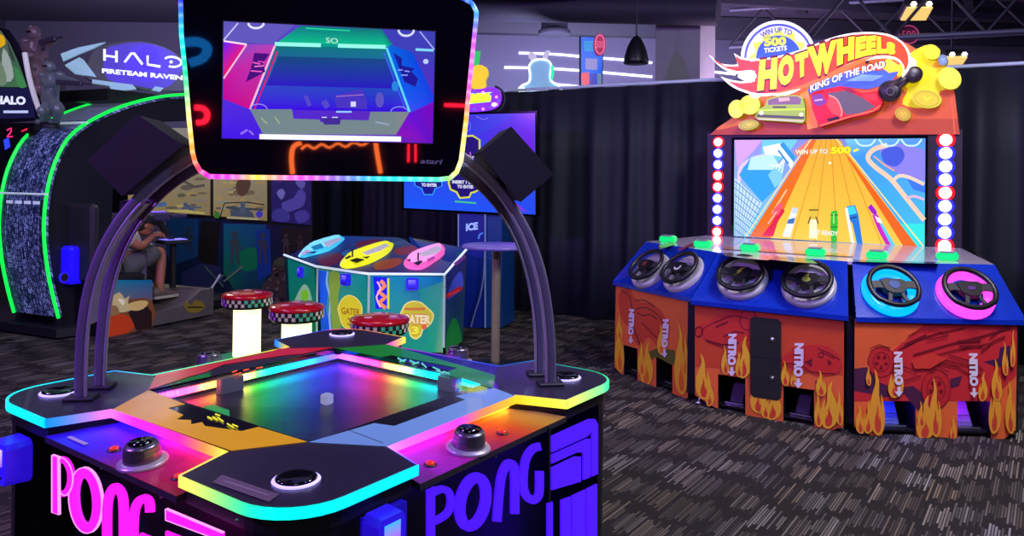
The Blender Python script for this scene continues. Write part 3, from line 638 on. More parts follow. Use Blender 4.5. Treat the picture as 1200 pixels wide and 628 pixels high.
for i in range(len(loop)):
    a, b = loop[i], loop[(i+1) % len(loop)]; m = max(1, int(math.dist(a, b)/3))
    for j in range(m):
        p = lerp(a, b, j/m); c = lerp(lcol[i], lcol[(i+1) % len(loop)], j/m); ph = len(P) % 4
        P.append(HF.px(*p, -.004)); K2.append(lerp(c, (255, 255, 255), (0, .12, .38, .12)[ph]))
mb = MB(); mb.tube(P, .0085, cols=K2, n=8, closed=True); mb.build('border_light', M_led(1.6), game)
# picture on the screen: the table seen from above
SC = [(262, 25), (510, 37), (507, 168), (260, 162)]
slab(HF, offs(SC, 1.2), .004, .007, 'screen_surround', M_rub, game)
A = Art(HF, .0075, step=.00015)
A.poly(SC, (70, 40, 190), cols=[(90, 70, 190), (50, 60, 190), (90, 20, 180), (60, 20, 230)])
A.poly([(262, 25), (345, 29), (320, 52), (290, 50), (262, 48)], (95, 85, 185))
A.poly([(262, 48), (289, 52), (262, 92)], (150, 10, 150), cols=[(70, 30, 240), (220, 20, 130), (230, 20, 80)])
A.poly([(289, 52), (322, 52), (293, 128), (262, 116), (262, 94)], (190, 20, 150), cols=[(140, 70, 190), (180, 60, 180), (200, 10, 130), (190, 0, 150), (200, 10, 150)])
A.poly([(352, 30), (447, 34), (462, 55), (452, 55), (322, 52)], (0, 150, 110), cols=[(10, 110, 130), (10, 110, 120), (0, 130, 120), (0, 190, 140), (0, 190, 140)])
A.poly([(447, 34), (510, 37), (509, 72), (462, 55)], (60, 60, 180))
A.poly([(458, 52), (484, 62), (508, 112), (508, 120), (480, 132), (454, 57)], (0, 70, 225), cols=[(10, 90, 210), (0, 70, 215), (0, 60, 225), (0, 60, 230), (0, 80, 240), (0, 100, 220)])
A.poly([(480, 133), (508, 119), (507, 168), (465, 158)], (110, 0, 180), cols=[(70, 10, 210), (120, 0, 180), (90, 10, 190), (130, 10, 180)])
A.poly([(322, 53), (452, 56), (480, 131), (293, 128)], (40, 10, 210), cols=[(10, 110, 120), (10, 120, 130), (40, 0, 215), (60, 0, 225)])
A.poly([(326, 66), (452, 69), (470, 104), (312, 100)], (20, 50, 150), cols=[(16, 70, 120), (20, 70, 130), (34, 20, 190), (44, 20, 190)])
A.poly([(293, 128), (342, 128), (344, 139), (374, 140), (376, 143), (388, 143), (390, 140), (432, 141), (434, 131), (480, 131), (464, 158), (308, 157)], (112, 132, 138), cols=None)
for p, w in (([(358, 112), (363, 124)], 5), ([(379, 118), (384, 126)], 7)): A.line(p, w, (80, 70, 200))
A.poly([(392, 112), (424, 104), (430, 118), (430, 128), (394, 126)], (70, 50, 190)); A.line([(394, 113), (426, 111)], 1.2, (150, 110, 190)); A.poly([(411, 119), (417, 119), (417, 125), (411, 125)], (210, 210, 255)); A.line([(394, 131), (412, 131)], 2, (150, 200, 255))
A.poly(ell(445, 117, 5, 9), (90, 80, 190)); A.line([(377, 138), (383, 138)], 2, (220, 220, 250)); A.line([(389, 138), (396, 138)], 2, (220, 220, 250))
A.poly([(376, 138), (400, 138), (398, 146), (380, 146)], (60, 40, 150))
A.line([(304, 160), (470, 163)], 6, (245, 248, 255))
A.line([(322, 51.5), (376, 53)], 4.5, (150, 255, 235)); A.line([(376, 53), (396, 53.5)], 3.5, (0, 150, 140)); A.line([(396, 53.5), (452, 55)], 4.5, (150, 255, 235))
A.line([(322, 54), (293, 128)], 2.4, (255, 190, 220)); A.line([(325, 60), (298, 128)], 2, (210, 20, 110)); A.line([(453, 56), (480, 131)], 2.6, (90, 210, 255)); A.line([(450, 62), (475, 128)], 1.4, (60, 90, 255))
A.line([(262, 48), (289, 52)], 2, (255, 220, 240)); A.line([(289, 52), (262, 92)], 1.8, (255, 190, 230)); A.line([(262, 47), (279, 27)], 1.5, (210, 200, 255))
A.line([(487, 58), (508, 59)], 3, (130, 210, 255)); A.line([(492, 37), (509, 58)], 1.5, (170, 170, 240)); A.poly(ell(499, 72, 3.2, 3), (180, 200, 255))
A.line(ell(300, 27, 9, 6, 12, 0, 180), 2.5, (225, 225, 250)); A.line(ell(476, 35, 9, 7, 12, 0, 180), 2.5, (215, 220, 250))
A.line(ell(303, 128, 10, 6, 12, 180, 360), 1.2, (150, 130, 230)); A.line(ell(468, 131, 10, 6, 12, 180, 360), 1.2, (120, 140, 240)); A.poly(ell(463, 101, 4, 6), (30, 130, 220))
A.poly([(298, 62), (316, 63), (308, 74), (311, 84), (296, 92), (288, 96), (294, 80)], (70, 10, 120)); A.poly([(461, 62), (471, 68), (471, 77), (486, 80), (482, 84), (490, 92), (487, 102), (474, 96)], (20, 20, 150))
A.line([(296, 73), (305, 75)], 1.6, (240, 90, 190)); A.line([(298, 78), (309, 77)], 1.6, (240, 110, 200)); A.line([(302, 72), (313, 73)], 1.6, (220, 60, 170)); A.line([(294, 83), (307, 84)], 1.6, (240, 90, 190))
A.line([(466, 82), (472, 82)], 1.5, (130, 150, 240)); A.line([(470, 88), (478, 88)], 1.5, (130, 150, 240)); A.line([(474, 83), (480, 84)], 1.5, (130, 150, 240))
A.line([(358, 33), (410, 36)], 1.4, (30, 220, 150)); A.text('SO', ((382, 44), (396, 45), (396, 51), (382, 50)), (200, 240, 230)); A.line([(306, 138), (313, 145)], 1.8, (150, 170, 130)); A.line([(322, 137), (328, 145)], 1.8, (150, 170, 130)); A.line([(440, 143), (456, 146)], 1.6, (150, 170, 190))
A.line([(282, 157), (290, 152)], 2.4, (150, 110, 250)); A.line([(292, 153), (297, 158)], 2, (150, 110, 250))
A.build('screen', M_screen, game, 'glowing screen showing the table from above')
A = Art(HF, .0052); A.text('atari', ((494, 186), (519, 187), (517, 192.5), (492, 191.5)), (130, 128, 140), bold=.02); A.build('maker_lettering', M_print, game)

# neon tubes on the wall behind the viewer, seen as reflections in the display's black glass
def mirror(x, y, Y=RY0):
    h = HF.px(x, y, .004); d = (h-CAM).normalized(); r_ = d-HF.N*2*d.dot(HF.N); return h+r_*((Y-h.y)/r_.y)
M_redn = mat('red_neon', (255, 20, 45), emit=16, ecol=(255, 25, 50)); M_orn = mat('orange_neon', (255, 120, 50), emit=9, ecol=(255, 110, 50)); M_blun = mat('blue_neon', (30, 110, 200), emit=5, ecol=(20, 110, 190))
for pts, m, r_, lb in (([(478, 131), (479, 150), (478.5, 190)], M_redn, .011, 'left one of two upright red neon tubes on the wall behind the viewer'),
                   ([(483, 128), (486.5, 150), (487, 190)], M_redn, .011, 'right one of two upright red neon tubes on the wall behind the viewer'),
                   ([(353, 167), (344, 172), (341.5, 185), (343, 204)], M_orn, .026, 'left curved orange neon tube on the wall behind the viewer'),
                   ([(440, 165), (442, 180), (446, 203)], M_orn, .026, 'right curved orange neon tube on the wall behind the viewer'),
                   ([(353, 175), (360, 170), (368, 174), (377, 169), (386, 173), (396, 168), (405, 172), (414, 167), (424, 170), (432, 166)], M_orn, .014, 'zigzag orange neon tube on the wall behind the viewer'),
                   ([(228, 126), (238, 127), (243, 134), (240, 142), (230, 144)], M_redn, .03, 'short curled red neon tube on the wall behind the viewer'),
                   ([(214, 50), (232, 49), (243, 56), (238, 68), (222, 74)], M_blun, .05, 'thick blue neon loop on the wall behind the viewer'),
                   ([(521, 123), (548, 124)], M_redn, .02, 'short level red neon tube on the wall behind the viewer')):
    mb = MB(); mb.tube([mirror(x, y, RY0+r_*.9) for x, y in sm(pts, 3)], r_, n=8); o = mb.build('neon_tube', m); recentre(o); tag(o, lb, 'neon light', 'neon tubes on the wall behind the viewer')
# ================================================================ SIX-PLAYER RACING MACHINE (right)
O_ = Vector((1.97, 5.46, 0))
def HP(x, y, z=0): return O_+E_*x+N_*y+UP*z
race = thing('racing_arcade_machine', 'large orange and blue six-wheel racing arcade machine with flame logo sign', 'arcade game', HP(0, .6))
segs = [((-1.36, .06), (-.575, -.385)), ((-.54, -.49), (.475, -.515)), ((.525, -.53), (1.36, -.05))]
FP = [Frame(HP(*a), (HP(*b)-HP(*a))) for a, b in segs]
ZD = .725; ZB = 1.04
# inner carcass, set back behind the foot wells
M_body = M_black
carc = [(-1.3, .28), (-.5, -.1), (.45, -.15), (1.28, .22), (1.25, 1.5), (1.0, 2.1), (-1.1, 2.1), (-1.3, 1.5)]
mb = MB(); mb.prism([HP(x, y, ZD-.03) for x, y in carc], [HP(x, y, .04) for x, y in carc]); mb.build('carcass', M_body, race)
# front panels with notches for the foot wells (traced)
PT = [
 [(722, 330), (806.5, 349), (806, 466), (789, 470), (788, 467), (788, 423), (769, 418), (769, 459.5), (747, 451), (747, 408.5), (731, 404), (731, 441), (720, 430)],
 [(814.5, 352), (989, 371.5), (988.5, 500), (967, 506), (954, 503.5), (954, 457), (918, 452), (918, 496.5), (873.5, 486), (873.5, 443), (841.5, 438.5), (841.5, 479), (833, 475), (814.5, 463)],
 [(1001.5, 373.5), (1192, 378), (1190.5, 504), (1174, 516), (1161, 516.5), (1161, 470.5), (1122, 470), (1122, 516.5), (1073, 514.5), (1073, 467), (1034, 466.5), (1034, 511), (1022, 511), (1001, 500)]]
def flame(x, y, w, h, A, flip=1, c1=(236, 190, 40), c0=(205, 70, 30)):
    w *= 1.1
    s_ = [(0, 0), (-.42, -.12), (-.55, -.38), (-.35, -.62), (-.12, -.8), (-.18, -1.0), (.12, -.82), (.14, -.6), (.3, -.42), (.28, -.62), (.5, -.42), (.55, -.2), (.35, -.03)]
    A.poly(sm([(x+flip*a*w, y+b*h) for a, b in s_], 3, True), c1)
    A.poly(sm([(x+flip*(a*.42+.04)*w, y-h*.04+b*h*.42) for a, b in s_], 3, True), c0)
def nitro(A, x0, y0, x1, y1, sk=0):
    """NITRO reading downwards with an arrow at the foot"""
    h = y1-y0; q = ((x1, y0), (x1+sk, y0+h*.74), (x0+sk, y0+h*.74), (x0, y0))
    A.text('NITRO', q, (222, 214, 220), bold=.07)
    m = (x0+x1)/2+sk; w = (x1-x0); ya = y0+h*.78
    A.poly([(m-w*.18, ya), (m+w*.18, ya), (m+w*.18, ya+h*.1), (m+w*.5, ya+h*.1), (m, y1), (m-w*.5, ya+h*.1), (m-w*.18, ya+h*.1)], (222, 214, 220))
def wheelart(A, x, y, r, ry=None, c=(120, 20, 30)):
    ry = ry or r
    A.poly(ell(x, y, r, ry, 24), (188, 40, 44)); A.line(ell(x, y, r, ry, 24), .9, c, closed=True); A.line(ell(x, y, r*.62, ry*.62, 18), .9, c, closed=True)
    for k in range(5):
        t = k*72+20; A.poly([(x+r*.5*math.cos(math.radians(t+d))*k2, y+ry*.5*math.sin(math.radians(t+d))*k2) for d, k2 in ((-16, 1), (16, 1), (12, .45), (-12, .45))], c)
DR = (112, 22, 34)
def front(i, pts, draw):
    fr = FP[i]
    a = [fr.px(*p) for p in pts]; b = [p-fr.N*.025 for p in a]
    mb = MB(); mb.prism(a, b, (226, 104, 50), side=(20, 16, 18))
    cols = None
    o = mb.build('front_panel', M_print, race, 'orange front panel with flame artwork')
    A = Art(fr, .001, step=.0003); draw(A); A.build('panel_artwork', M_print, o)
def d0(A):
    A.poly(sm([(725, 345), (736, 337), (746, 352), (763, 356), (776, 366), (782, 385), (778, 402), (772, 408), (760, 395), (751, 405), (744, 400), (738, 385), (728, 372)], 3, True), (200, 62, 40))
    A.line(sm([(728, 340), (738, 348), (742, 362), (756, 360), (772, 370), (778, 384)], 3), 1.2, DR); A.line(sm([(744, 352), (756, 352), (768, 360)], 3), 1.4, DR); A.line([(746, 366), (754, 370), (762, 368), (770, 374)], 1.5, DR); A.line([(752, 378), (764, 390), (774, 400)], 1.2, DR); A.line([(737, 376), (744, 388), (750, 404)], 1.6, (110, 40, 30))
    A.poly([(760, 412), (770, 408), (790, 410), (793, 424), (788, 428), (769, 418), (760, 424)], (90, 92, 30))
    for x, y, w, h, f in ((726, 436, 9, 62, 1), (726, 398, 6, 30, 1), (758, 452, 12, 52, -1), (752, 440, 8, 40, 1), (775, 416, 8, 36, 1), (798, 462, 13, 84, 1), (803, 440, 6, 50, -1)): flame(x, y, w, h, A, f, (235, 180, 40), (225, 110, 35))
    nitro(A, 737, 362, 743.5, 403, -1); nitro(A, 776.5, 374, 784, 419, -1.5)
def d1(A):
    A.poly([(815, 352), (989, 371.5), (989, 440), (815, 430)], (200, 72, 36))
    A.poly(sm([(816, 385), (832, 375), (852, 365), (880, 366), (893, 376), (889, 395), (870, 400), (848, 404), (826, 398)], 3, True), (196, 52, 40))
    A.line(sm([(818, 396), (826, 384), (842, 376), (860, 370), (878, 374)], 3), 1.2, DR); A.line(ell(877, 375, 10, 12, 20), 1.1, DR, closed=True); A.line(ell(819, 389, 4.5, 6, 14), 1.6, DR, closed=True)
    A.line([(826, 398), (846, 404), (866, 402)], 1.8, DR); A.line([(838, 378), (856, 370)], 1.6, DR); A.line([(839, 383), (853, 377)], 2.0, DR); A.line([(828, 400), (850, 408)], 1.1, DR); A.line([(848, 394), (862, 388), (872, 390)], 1.2, DR)
    A.poly(sm([(916, 420), (930, 410), (950, 404), (970, 406), (985, 420), (984, 436), (960, 440), (940, 432), (920, 428)], 3, True), (198, 48, 40))
    A.line(sm([(918, 426), (938, 428), (952, 436), (978, 438)], 3), 1.4, DR); A.line([(958, 408), (972, 414), (984, 422)], 1.3, DR); A.line([(962, 412), (978, 420)], 1.3, DR); A.poly([(943, 424), (952, 420), (951, 430)], (110, 24, 34)); A.line(ell(962, 416, 3, 3, 10), 1.1, DR, closed=True); A.poly([(970, 420), (975, 426), (971, 428)], (110, 24, 34)); A.line([(956, 446), (958, 452)], 2, DR)
    A.poly([(873.5, 452), (918, 462), (918, 496.5), (873.5, 486)], (214, 98, 44))
    for x, y, w, h, f in ((824, 468, 15, 54, 1), (832, 476, 8, 30, -1), (850, 439, 8, 34, 1), (872, 443, 14, 50, -1), (866, 442, 7, 30, 1), (888, 484, 15, 42, 1), (906, 492, 16, 40, -1), (897, 490, 9, 30, 1), (920, 452, 8, 30, 1), (930, 452, 6, 20, -1), (962, 464, 10, 30, 1), (972, 502, 17, 56, -1), (984, 498, 7, 40, 1), (959, 500, 8, 40, 1)): flame(x, y, w, h, A, f, (232, 176, 42), (206, 66, 40))
    nitro(A, 853.5, 391, 863.5, 441, -1); nitro(A, 931, 402, 942, 455, -1)
def d2(A):
    A.poly([(1001.5, 373.5), (1088, 375.5), (1060, 400), (1030, 412), (1001.5, 440)], (214, 92, 48))
    A.poly([(1088, 375.5), (1192, 378), (1191, 440), (1161, 470), (1001, 470), (1001, 452), (1040, 415), (1062, 398)], (196, 44, 48))
    A.poly([(1001, 432), (1016, 430), (1030, 448), (1050, 455), (1070, 452), (1088, 466), (1092, 484), (1076, 482), (1060, 462), (1034, 466), (1022, 462), (1001, 458)], (78, 34, 62))
    A.poly([(1172, 407), (1184, 405), (1183, 430), (1168, 430), (1152, 424), (1170, 420)], (70, 30, 66)); A.poly([(1114, 444), (1128, 440), (1124, 452), (1112, 456)], (80, 34, 62))
    wheelart(A, 1033, 424, 16, 18); wheelart(A, 1097, 456, 17, 23)
    for l, w in (([(1053, 410), (1076, 398), (1100, 390), (1130, 384)], 1.6), ([(1060, 404), (1086, 392)], 2.2), ([(1070, 416), (1110, 404), (1150, 394), (1184, 384)], 1.8), ([(1076, 422), (1120, 410), (1162, 402)], 1.4), ([(1090, 424), (1122, 430), (1144, 444)], 1.6), ([(1100, 420), (1134, 428), (1150, 440)], 1.6), ([(1112, 416), (1140, 424), (1152, 434)], 1.4), ([(1064, 394), (1078, 386), (1096, 386), (1110, 392)], 1.2), ([(1080, 380), (1100, 380), (1130, 378)], 1.0), ([(1122, 400), (1150, 398)], 2.8), ([(1124, 406), (1152, 405)], 2.2), ([(1160, 396), (1172, 386), (1182, 380)], 1.4), ([(1150, 412), (1164, 400), (1178, 394)], 1.8), ([(1020, 408), (1030, 404), (1044, 408)], 1.1), ([(1044, 434), (1060, 430), (1076, 436)], 1.4), ([(1060, 446), (1080, 440)], 1.3), ([(1090, 436), (1100, 430), (1112, 436)], 1.3), ([(1086, 398), (1112, 393)], 1.4)): A.line(l, w, DR)
    A.poly([(1068, 422), (1092, 414), (1110, 420), (1090, 432), (1072, 432)], (206, 58, 46))
    for x, y, w, h, f in ((1008, 508, 9, 34, 1), (1028, 510, 15, 78, 1), (1018, 508, 10, 40, -1), (1050, 466, 15, 44, -1), (1018, 452, 5, 24, 1), (1085, 515, 18, 52, -1), (1096, 512, 12, 70, 1), (1080, 500, 8, 30, 1), (1117, 516, 6, 30, -1), (1166, 508, 12, 70, -1), (1184, 508, 10, 62, 1), (1178, 440, 6, 40, 1), (1152, 470, 9, 34, -1), (1168, 470, 10, 50, 1), (1187, 430, 5, 44, -1)): flame(x, y, w, h, A, f, (232, 158, 46), (204, 70, 46))
    nitro(A, 1047.5, 412, 1057.5, 465, 1); nitro(A, 1135.5, 414, 1145.5, 466, 1)
for i, f in enumerate((d0, d1, d2)): front(i, PT[i], f)
# foot wells with pedals
wells = [(0, 731, 747, 405, 442, None), (0, 769, 788, 419, 466, None), (1, 841.5, 873.5, 440, 484, None), (1, 918, 954, 454, 500, None), (2, 1034, 1073, 467, 514, (20, 40, 255)), (2, 1122, 1161, 470, 517, (150, 40, 255))]
for i, xa, xb, ya, yb, lc in wells:
    fr = FP[i]; a = fr.loc(fr.px(xa, (ya+yb)/2))[0]; b = fr.loc(fr.px(xb, (ya+yb)/2))[0]; zt = fr.loc(fr.px((xa+xb)/2, ya))[1]; w = b-a
    mb = MB()      # well: two cheeks and ceiling
    mb.box(fr.P(a-.012, zt/2+.02, -.17), (.02, zt, .3), fr.X, fr.Y, fr.N); mb.box(fr.P(b+.012, zt/2+.02, -.17), (.02, zt, .3), fr.X, fr.Y, fr.N); mb.box(fr.P((a+b)/2, zt+.012, -.17), (w+.04, .02, .3), fr.X, fr.Y, fr.N)
    mb.box(fr.P((a+b)/2, zt/2+.02, -.3), (w+.03, zt, .02), fr.X, fr.Y, fr.N); mb.box(fr.P((a+b)/2, .03, -.16), (w+.03, .012, .28), fr.X, fr.Y, fr.N)
    wl = mb.build('foot_well', M_black, race)
    t = (fr.Y*.8-fr.N*.5).normalized(); n_ = fr.X.cross(t).normalized()
    mb = MB(); mb.box(fr.P((a+b)/2, .12, -.16), (w*.5, .2, .015), fr.X, t, n_, bev=.005)
    for k in range(4): mb.box(fr.P((a+b)/2, .12, -.16)+t*(-.07+.045*k)+n_*.01, (w*.42, .008, .006), fr.X, t, n_)
    mb.build('nitro_pedal', M_silver if lc else mat('dark_pedal', (70, 70, 76), .35, .7), wl)
    mb = MB(); mb.box(fr.P((a+b)/2, .045, -.06), (w*.7, .008, .012), fr.X, fr.Y, fr.N); mb.build('kick_plate', M_chrome, wl)
    if lc:
        mb = MB(); mb.box(fr.P((a+b)/2, zt-.003, -.06), (w*.8, .01, .02), fr.X, fr.Y, fr.N, col=lc); mb.build('well_light', M_led(32.0), wl)
# dividers, feet
for x, y in ((-.557, -.40), (.5, -.49)):
    mb = MB(); mb.box(HP(x, y+.06, ZD/2+.02), (.075, .1, ZD-.06), E_, N_); mb.build('divider_post', M_black, race)
for x, y in ((-1.28, .1), (-.62, -.27), (-.49, -.42), (.43, -.45), (.57, -.45), (1.3, -.02), (1.15, 1.4), (-1.15, 1.4)):
    mb = MB(); mb.lathe(HP(x, y, 0), UP, [(.028, 0), (.028, .012), (.01, .02), (.01, .06)], 12); mb.build('levelling_foot', M_chrome, race)
# side panels
for sx in (-1.372, 1.372):
    y0 = .07 if sx < 0 else -.04
    a = [HP(sx, y0, .04), HP(sx, y0, ZD), HP(sx*.9, .4 if sx < 0 else .18, ZB-.01), HP(sx*.8, 1.5, ZB-.01), HP(sx*.8, 1.5, .04)]; b = [p-E_*(.02 if sx > 0 else -.02) for p in a]
    mb = MB(); mb.prism(a, b); mb.build('side_panel', M_black, race)
# coin door
fr = FP[1]; q = [(879, 374), (882, 371), (911, 374), (915, 378), (915, 466), (911, 469.5), (883, 465), (879, 461)]
cd = slab(fr, q, 0, .012, 'coin_door', mat('dark_olive_metal_door', (44, 46, 40), .4, .3), race, label='tall rounded black coin door')
slab(fr, [(880, 416), (914, 420), (914, 421.5), (880, 417.5)], .012, .0135, 'door_gap', M_rub, cd)
for x, y in ((905, 398), (905, 443)):
    mb = MB(); mb.lathe(fr.px(x, y, .012), fr.N, [(.014, 0), (.013, .006), (.006, .008), (.001, .008)], 14); mb.build('lock', M_chrome, cd)
# deck: blue sloping control surfaces
M_deck = mat('gloss_blue_vinyl_deck', (7, 44, 160), .28, coat=.3)
F_ = [(-1.385, .05), (-.56, -.42), (-.53, -.52), (.485, -.545), (.53, -.55), (1.41, -.045)]
B_ = [(-1.24, .38), (-.46, -.17), (-.44, -.2), (.43, -.25), (.46, -.26), (1.24, .16)]; ZB = 1.04
DF = []
for i in range(3):
    f0, f1, b0, b1 = F_[2*i], F_[2*i+1], B_[2*i], B_[2*i+1]
    p = [HP(*f0, ZD+.005), HP(*f1, ZD+.005), HP(*b1, ZB), HP(*b0, ZB)]
    mb = MB(); mb.prism(p, [p[0]-UP*.03, p[1]-UP*.03, p[2]-UP*.31, p[3]-UP*.31]); mb.build('control_deck', M_deck, race)
    x = (p[1]-p[0]).normalized(); y = ((p[2]+p[3])/2-(p[0]+p[1])/2); DF.append(Frame((p[0]+p[1])/2, x, y))
# top shelf under the screen (glossy printed)
sh = B_+[(1.0, 1.5), (-1.08, 1.5)]
zz = [ZB]*8
mb = MB(); q = [(-1.2, .42), (-.46, -.12), (.43, -.2), (1.2, .2), (1.0, 1.48), (-1.08, 1.48)]; mb.prism([HP(x, y, ZB-.022) for x, y in q], [HP(x, y, ZD-.04) for x, y in q]); mb.build('upper_carcass', M_black, race)
mb = MB(); a = [HP(x, y, z) for (x, y), z in zip(sh, zz)]
SHF = Frame(HP(0, -.2, ZB), E_, N_)
mb.prism(a, [p-UP*.02 for p in a]); mb.build('top_shelf', mat('gloss_pale_lilac_shelf', (190, 178, 205), .26, vary=.05, coat=.6), race)
A = Art(SHF, .004)
A.poly([(846, 296), (872, 297), (900, 302), (876, 303), (850, 300)], (110, 90, 30)); A.poly([(905, 300), (950, 303), (958, 309), (930, 307), (902, 304)], (60, 80, 60)); A.poly([(880, 298), (912, 300), (900, 305), (876, 303)], (210, 130, 40)); A.line([(795, 293), (812, 286), (836, 283)], 2.5, (170, 60, 100)); A.line([(772, 290), (790, 284)], 5, (150, 25, 50)); A.line([(846, 290), (880, 292), (940, 296), (1000, 299)], 3, (220, 150, 110)); A.line([(1000, 305), (1060, 307), (1100, 308)], 2, (60, 50, 110))
A.build('shelf_artwork', mat('gloss_print', attr=True, rough=.2, coat=.4), race)
for x0, x1, px_, py_ in ((0, 0, 783, 284), (0, 0, 824, 290), (0, 0, 879, 294.5), (0, 0, 956, 300), (0, 0, 1028, 303.5), (0, 0, 1110, 305)):
    c = SHF.px(px_, py_, .0)
    mb = MB(); mb.box(c+UP*.028, (.13, .1, .055), E_, N_, bev=.015); g_ = mb.build('player_light', mat('green_lit_block', (10, 190, 95), .3, emit=.75, ecol=(0, 230, 110)), race)
    mb = MB(); mb.box(c+UP*.057-N_*.01, (.085, .07, .012), E_, N_, bev=.003); mb.build('display_cap', mat('grey_display_cap', (120, 130, 135), .3), g_)
# steering wheels
def wheel(i, x, y, lit, emblem):
    fr = DF[i]; u, v, _ = fr.loc(fr.px(x, y, 0)); c = fr.P(u, v)
    R_ = .168
    if lit:
        m = M_led(1.6); mb = MB(); mb.lathe(c, fr.N, [(R_, 0), (R_+.003, .01), (R_, .034), (R_-.008, .04), (R_-.07, .04), (R_-.075, .03)], 40, col=lit)
        base = mb.build('wheel_light_ring', m, race, 'lit %s ring under a steering wheel' % ('blue' if lit[0] < 100 else 'pink'))
    else:
        m = M_silver; mb = MB(); mb.lathe(c, fr.N, [(R_, 0), (R_+.003, .01), (R_, .034), (R_-.008, .04), (R_-.045, .04), (R_-.05, .034)], 40); base = mb.build('wheel_base_ring', mat('pearl_grey_ring', (165, 160, 172), .3, emit=.06), race)
    mb = MB(); mb.lathe(c, fr.N, [(R_-.07, .036), (R_-.075, .028), (.05, .028), (.045, .05), (.045, .075), (.001, .075)], 32)
    mb.build('wheel_dish', M_deck if lit else mat('grey_dish', (160, 156, 170), .35), base)
    h = .085; X, Y, N = fr.X, fr.Y, fr.N
    P = [c+N*h+(X*math.cos(t)+Y*math.sin(t)*(1 if math.sin(t) > -.75 else .93))*(R_-.022) for t in [2*math.pi*k/44 for k in range(44)]]
    mb = MB(); mb.tube(P, .0165, n=10, closed=True); w_ = mb.build('wheel_rim', mat('black_wheel_rubber', (22, 21, 26), .38), base)
    mb = MB()
    for s_ in (-1, 1):
        mb.tube([c+N*h+X*s_*.045+Y*.005, c+N*h+X*s_*.1+Y*.012, c+N*h+X*s_*(R_-.026)+Y*.004], 0, sq=(.012, .05, N))
        mb.tube([c+N*h+X*s_*.03-Y*.03, c+N*h+X*s_*.045-Y*.09, c+N*h+X*s_*.06-Y*(R_-.046)], 0, sq=(.012, .022, N))
    mb.build('wheel_spokes', M_dark, base)
    mb = MB(); q = [(-.075, .03), (-.05, .045), (.05, .045), (.075, .03), (.06, -.03), (.03, -.055), (-.03, -.055), (-.06, -.03)]
    mb.prism([c+N*(h+.014)+X*a+Y*b for a, b in q], [c+N*(h-.02)+X*a*1.1+Y*b*1.1 for a, b in q]); hub = mb.build('wheel_hub', M_black, base)
    mb = MB(); mb.prism([c+N*(h+.018)+X*a+Y*b for a, b in emblem[0]], [c+N*(h+.012)+X*a+Y*b for a, b in emblem[0]], emblem[1]); mb.build('hub_emblem', M_print, hub)
bolt = [(.03, .035), (.005, .03), (-.02, -.002), (-.004, -.002), (-.03, -.035), (.016, .004), (.002, .006)]
drop = sm([(.01, .04), (-.012, .015), (-.026, -.01), (-.012, -.03), (.012, -.03), (.026, -.01), (.012, .01)], 3, True)
moon = sm([(-.03, -.005), (-.022, -.026), (0, -.034), (.022, -.026), (.03, 0), (.022, .016), (.018, -.008), (0, -.018), (-.018, -.012)], 3, True)
star = [(.03*math.cos(math.radians(90+36*k))*(1 if k % 2 == 0 else .45), .03*math.sin(math.radians(90+36*k))*(1 if k % 2 == 0 else .45)) for k in range(10)]
wheel(0, 764, 319, None, (star, (120, 40, 40))); wheel(0, 803, 323, None, (moon, (190, 190, 205)))
wheel(1, 870.5, 329, None, (bolt, (170, 160, 50))); wheel(1, 948, 337, None, (drop, (150, 165, 60)))
wheel(2, 1042, 344, (0, 165, 255), (sm([(-.03, .02), (0, .03), (.03, .02), (.03, -.01), (0, -.03), (-.03, -.01)], 2, True), (40, 70, 130))); wheel(2, 1130, 347, (255, 70, 225), ([(-.03, .02), (-.015, -.0), (0, .012), (.015, 0), (.03, .02), (.018, -.02), (-.018, -.02)], (80, 40, 110)))
# screen housing
XC = -.045; YS = 1.46
SF = Frame(HP(XC, YS, 0), E_); scr = [(860.5, 164), (1084.5, 162), (1083.5, 289.5), (860, 276.5)]
slab(SF, [(829, 156), (1128, 151.5), (1127, 299), (829, 282)], -.38, 0, 'screen_housing', mat('violet_black_housing', (30, 20, 36), .4), race)
slab(SF, offs(scr, 3), 0, .02, 'screen_bezel', M_gblack, race)
mb = MB(); mb.box(HP(XC, 1.75, .52), (1.8, .3, .96), E_, N_); mb.build('pedestal', M_black, race)
# race picture
A = Art(SF, .0205, step=.0003)
A.poly(scr, (80, 170, 240), cols=[(150, 150, 240), (110, 130, 235), (60, 190, 240), (120, 210, 245)])
A.poly([(861, 164), (893, 164), (884, 176), (864, 196)], (215, 165, 235)); A.poly([(893, 164), (935, 163.5), (925, 178), (905, 195), (892, 184)], (110, 205, 240))
A.line(sm([(866, 214), (868, 196), (884, 185), (900, 182)], 3), 4, (235, 200, 225))
A.poly([(866, 205), (880, 184), (908, 196), (914, 216), (893, 237)], (50, 160, 235)); A.poly([(880, 184), (905, 180), (912, 192), (906, 199), (876, 199)], (190, 235, 250)); A.poly([(906, 198), (918, 190), (916, 214), (908, 220), (900, 205)], (130, 205, 245))
for k in range(5): A.line([(902+k*3.5, 203+k*2.5-10), (916+k*1.5, 196-k*5)], 1.3, (235, 248, 255))
A.poly([(894, 172), (914, 168), (930, 190), (927, 198), (918, 184), (896, 180)], (240, 250, 255)); A.poly([(914, 170), (918, 166), (932, 184), (930, 190)], (40, 150, 225)); A.line([(912, 176), (924, 192)], 2.2, (60, 140, 200))
A.poly([(861, 208), (893, 238), (872, 276.8), (860.5, 276)], (200, 225, 245))
for k in range(9): A.line([(861, 212+k*8), (861+min(30, 32-k*1.6), 212+k*8+min(30, 32-k*1.6)*.85)], .9, (70, 130, 200))
for k in range(8): A.line([(863+k*4, 211+k*3.6), (861+k*1.4, 276)], .8, (90, 150, 210))
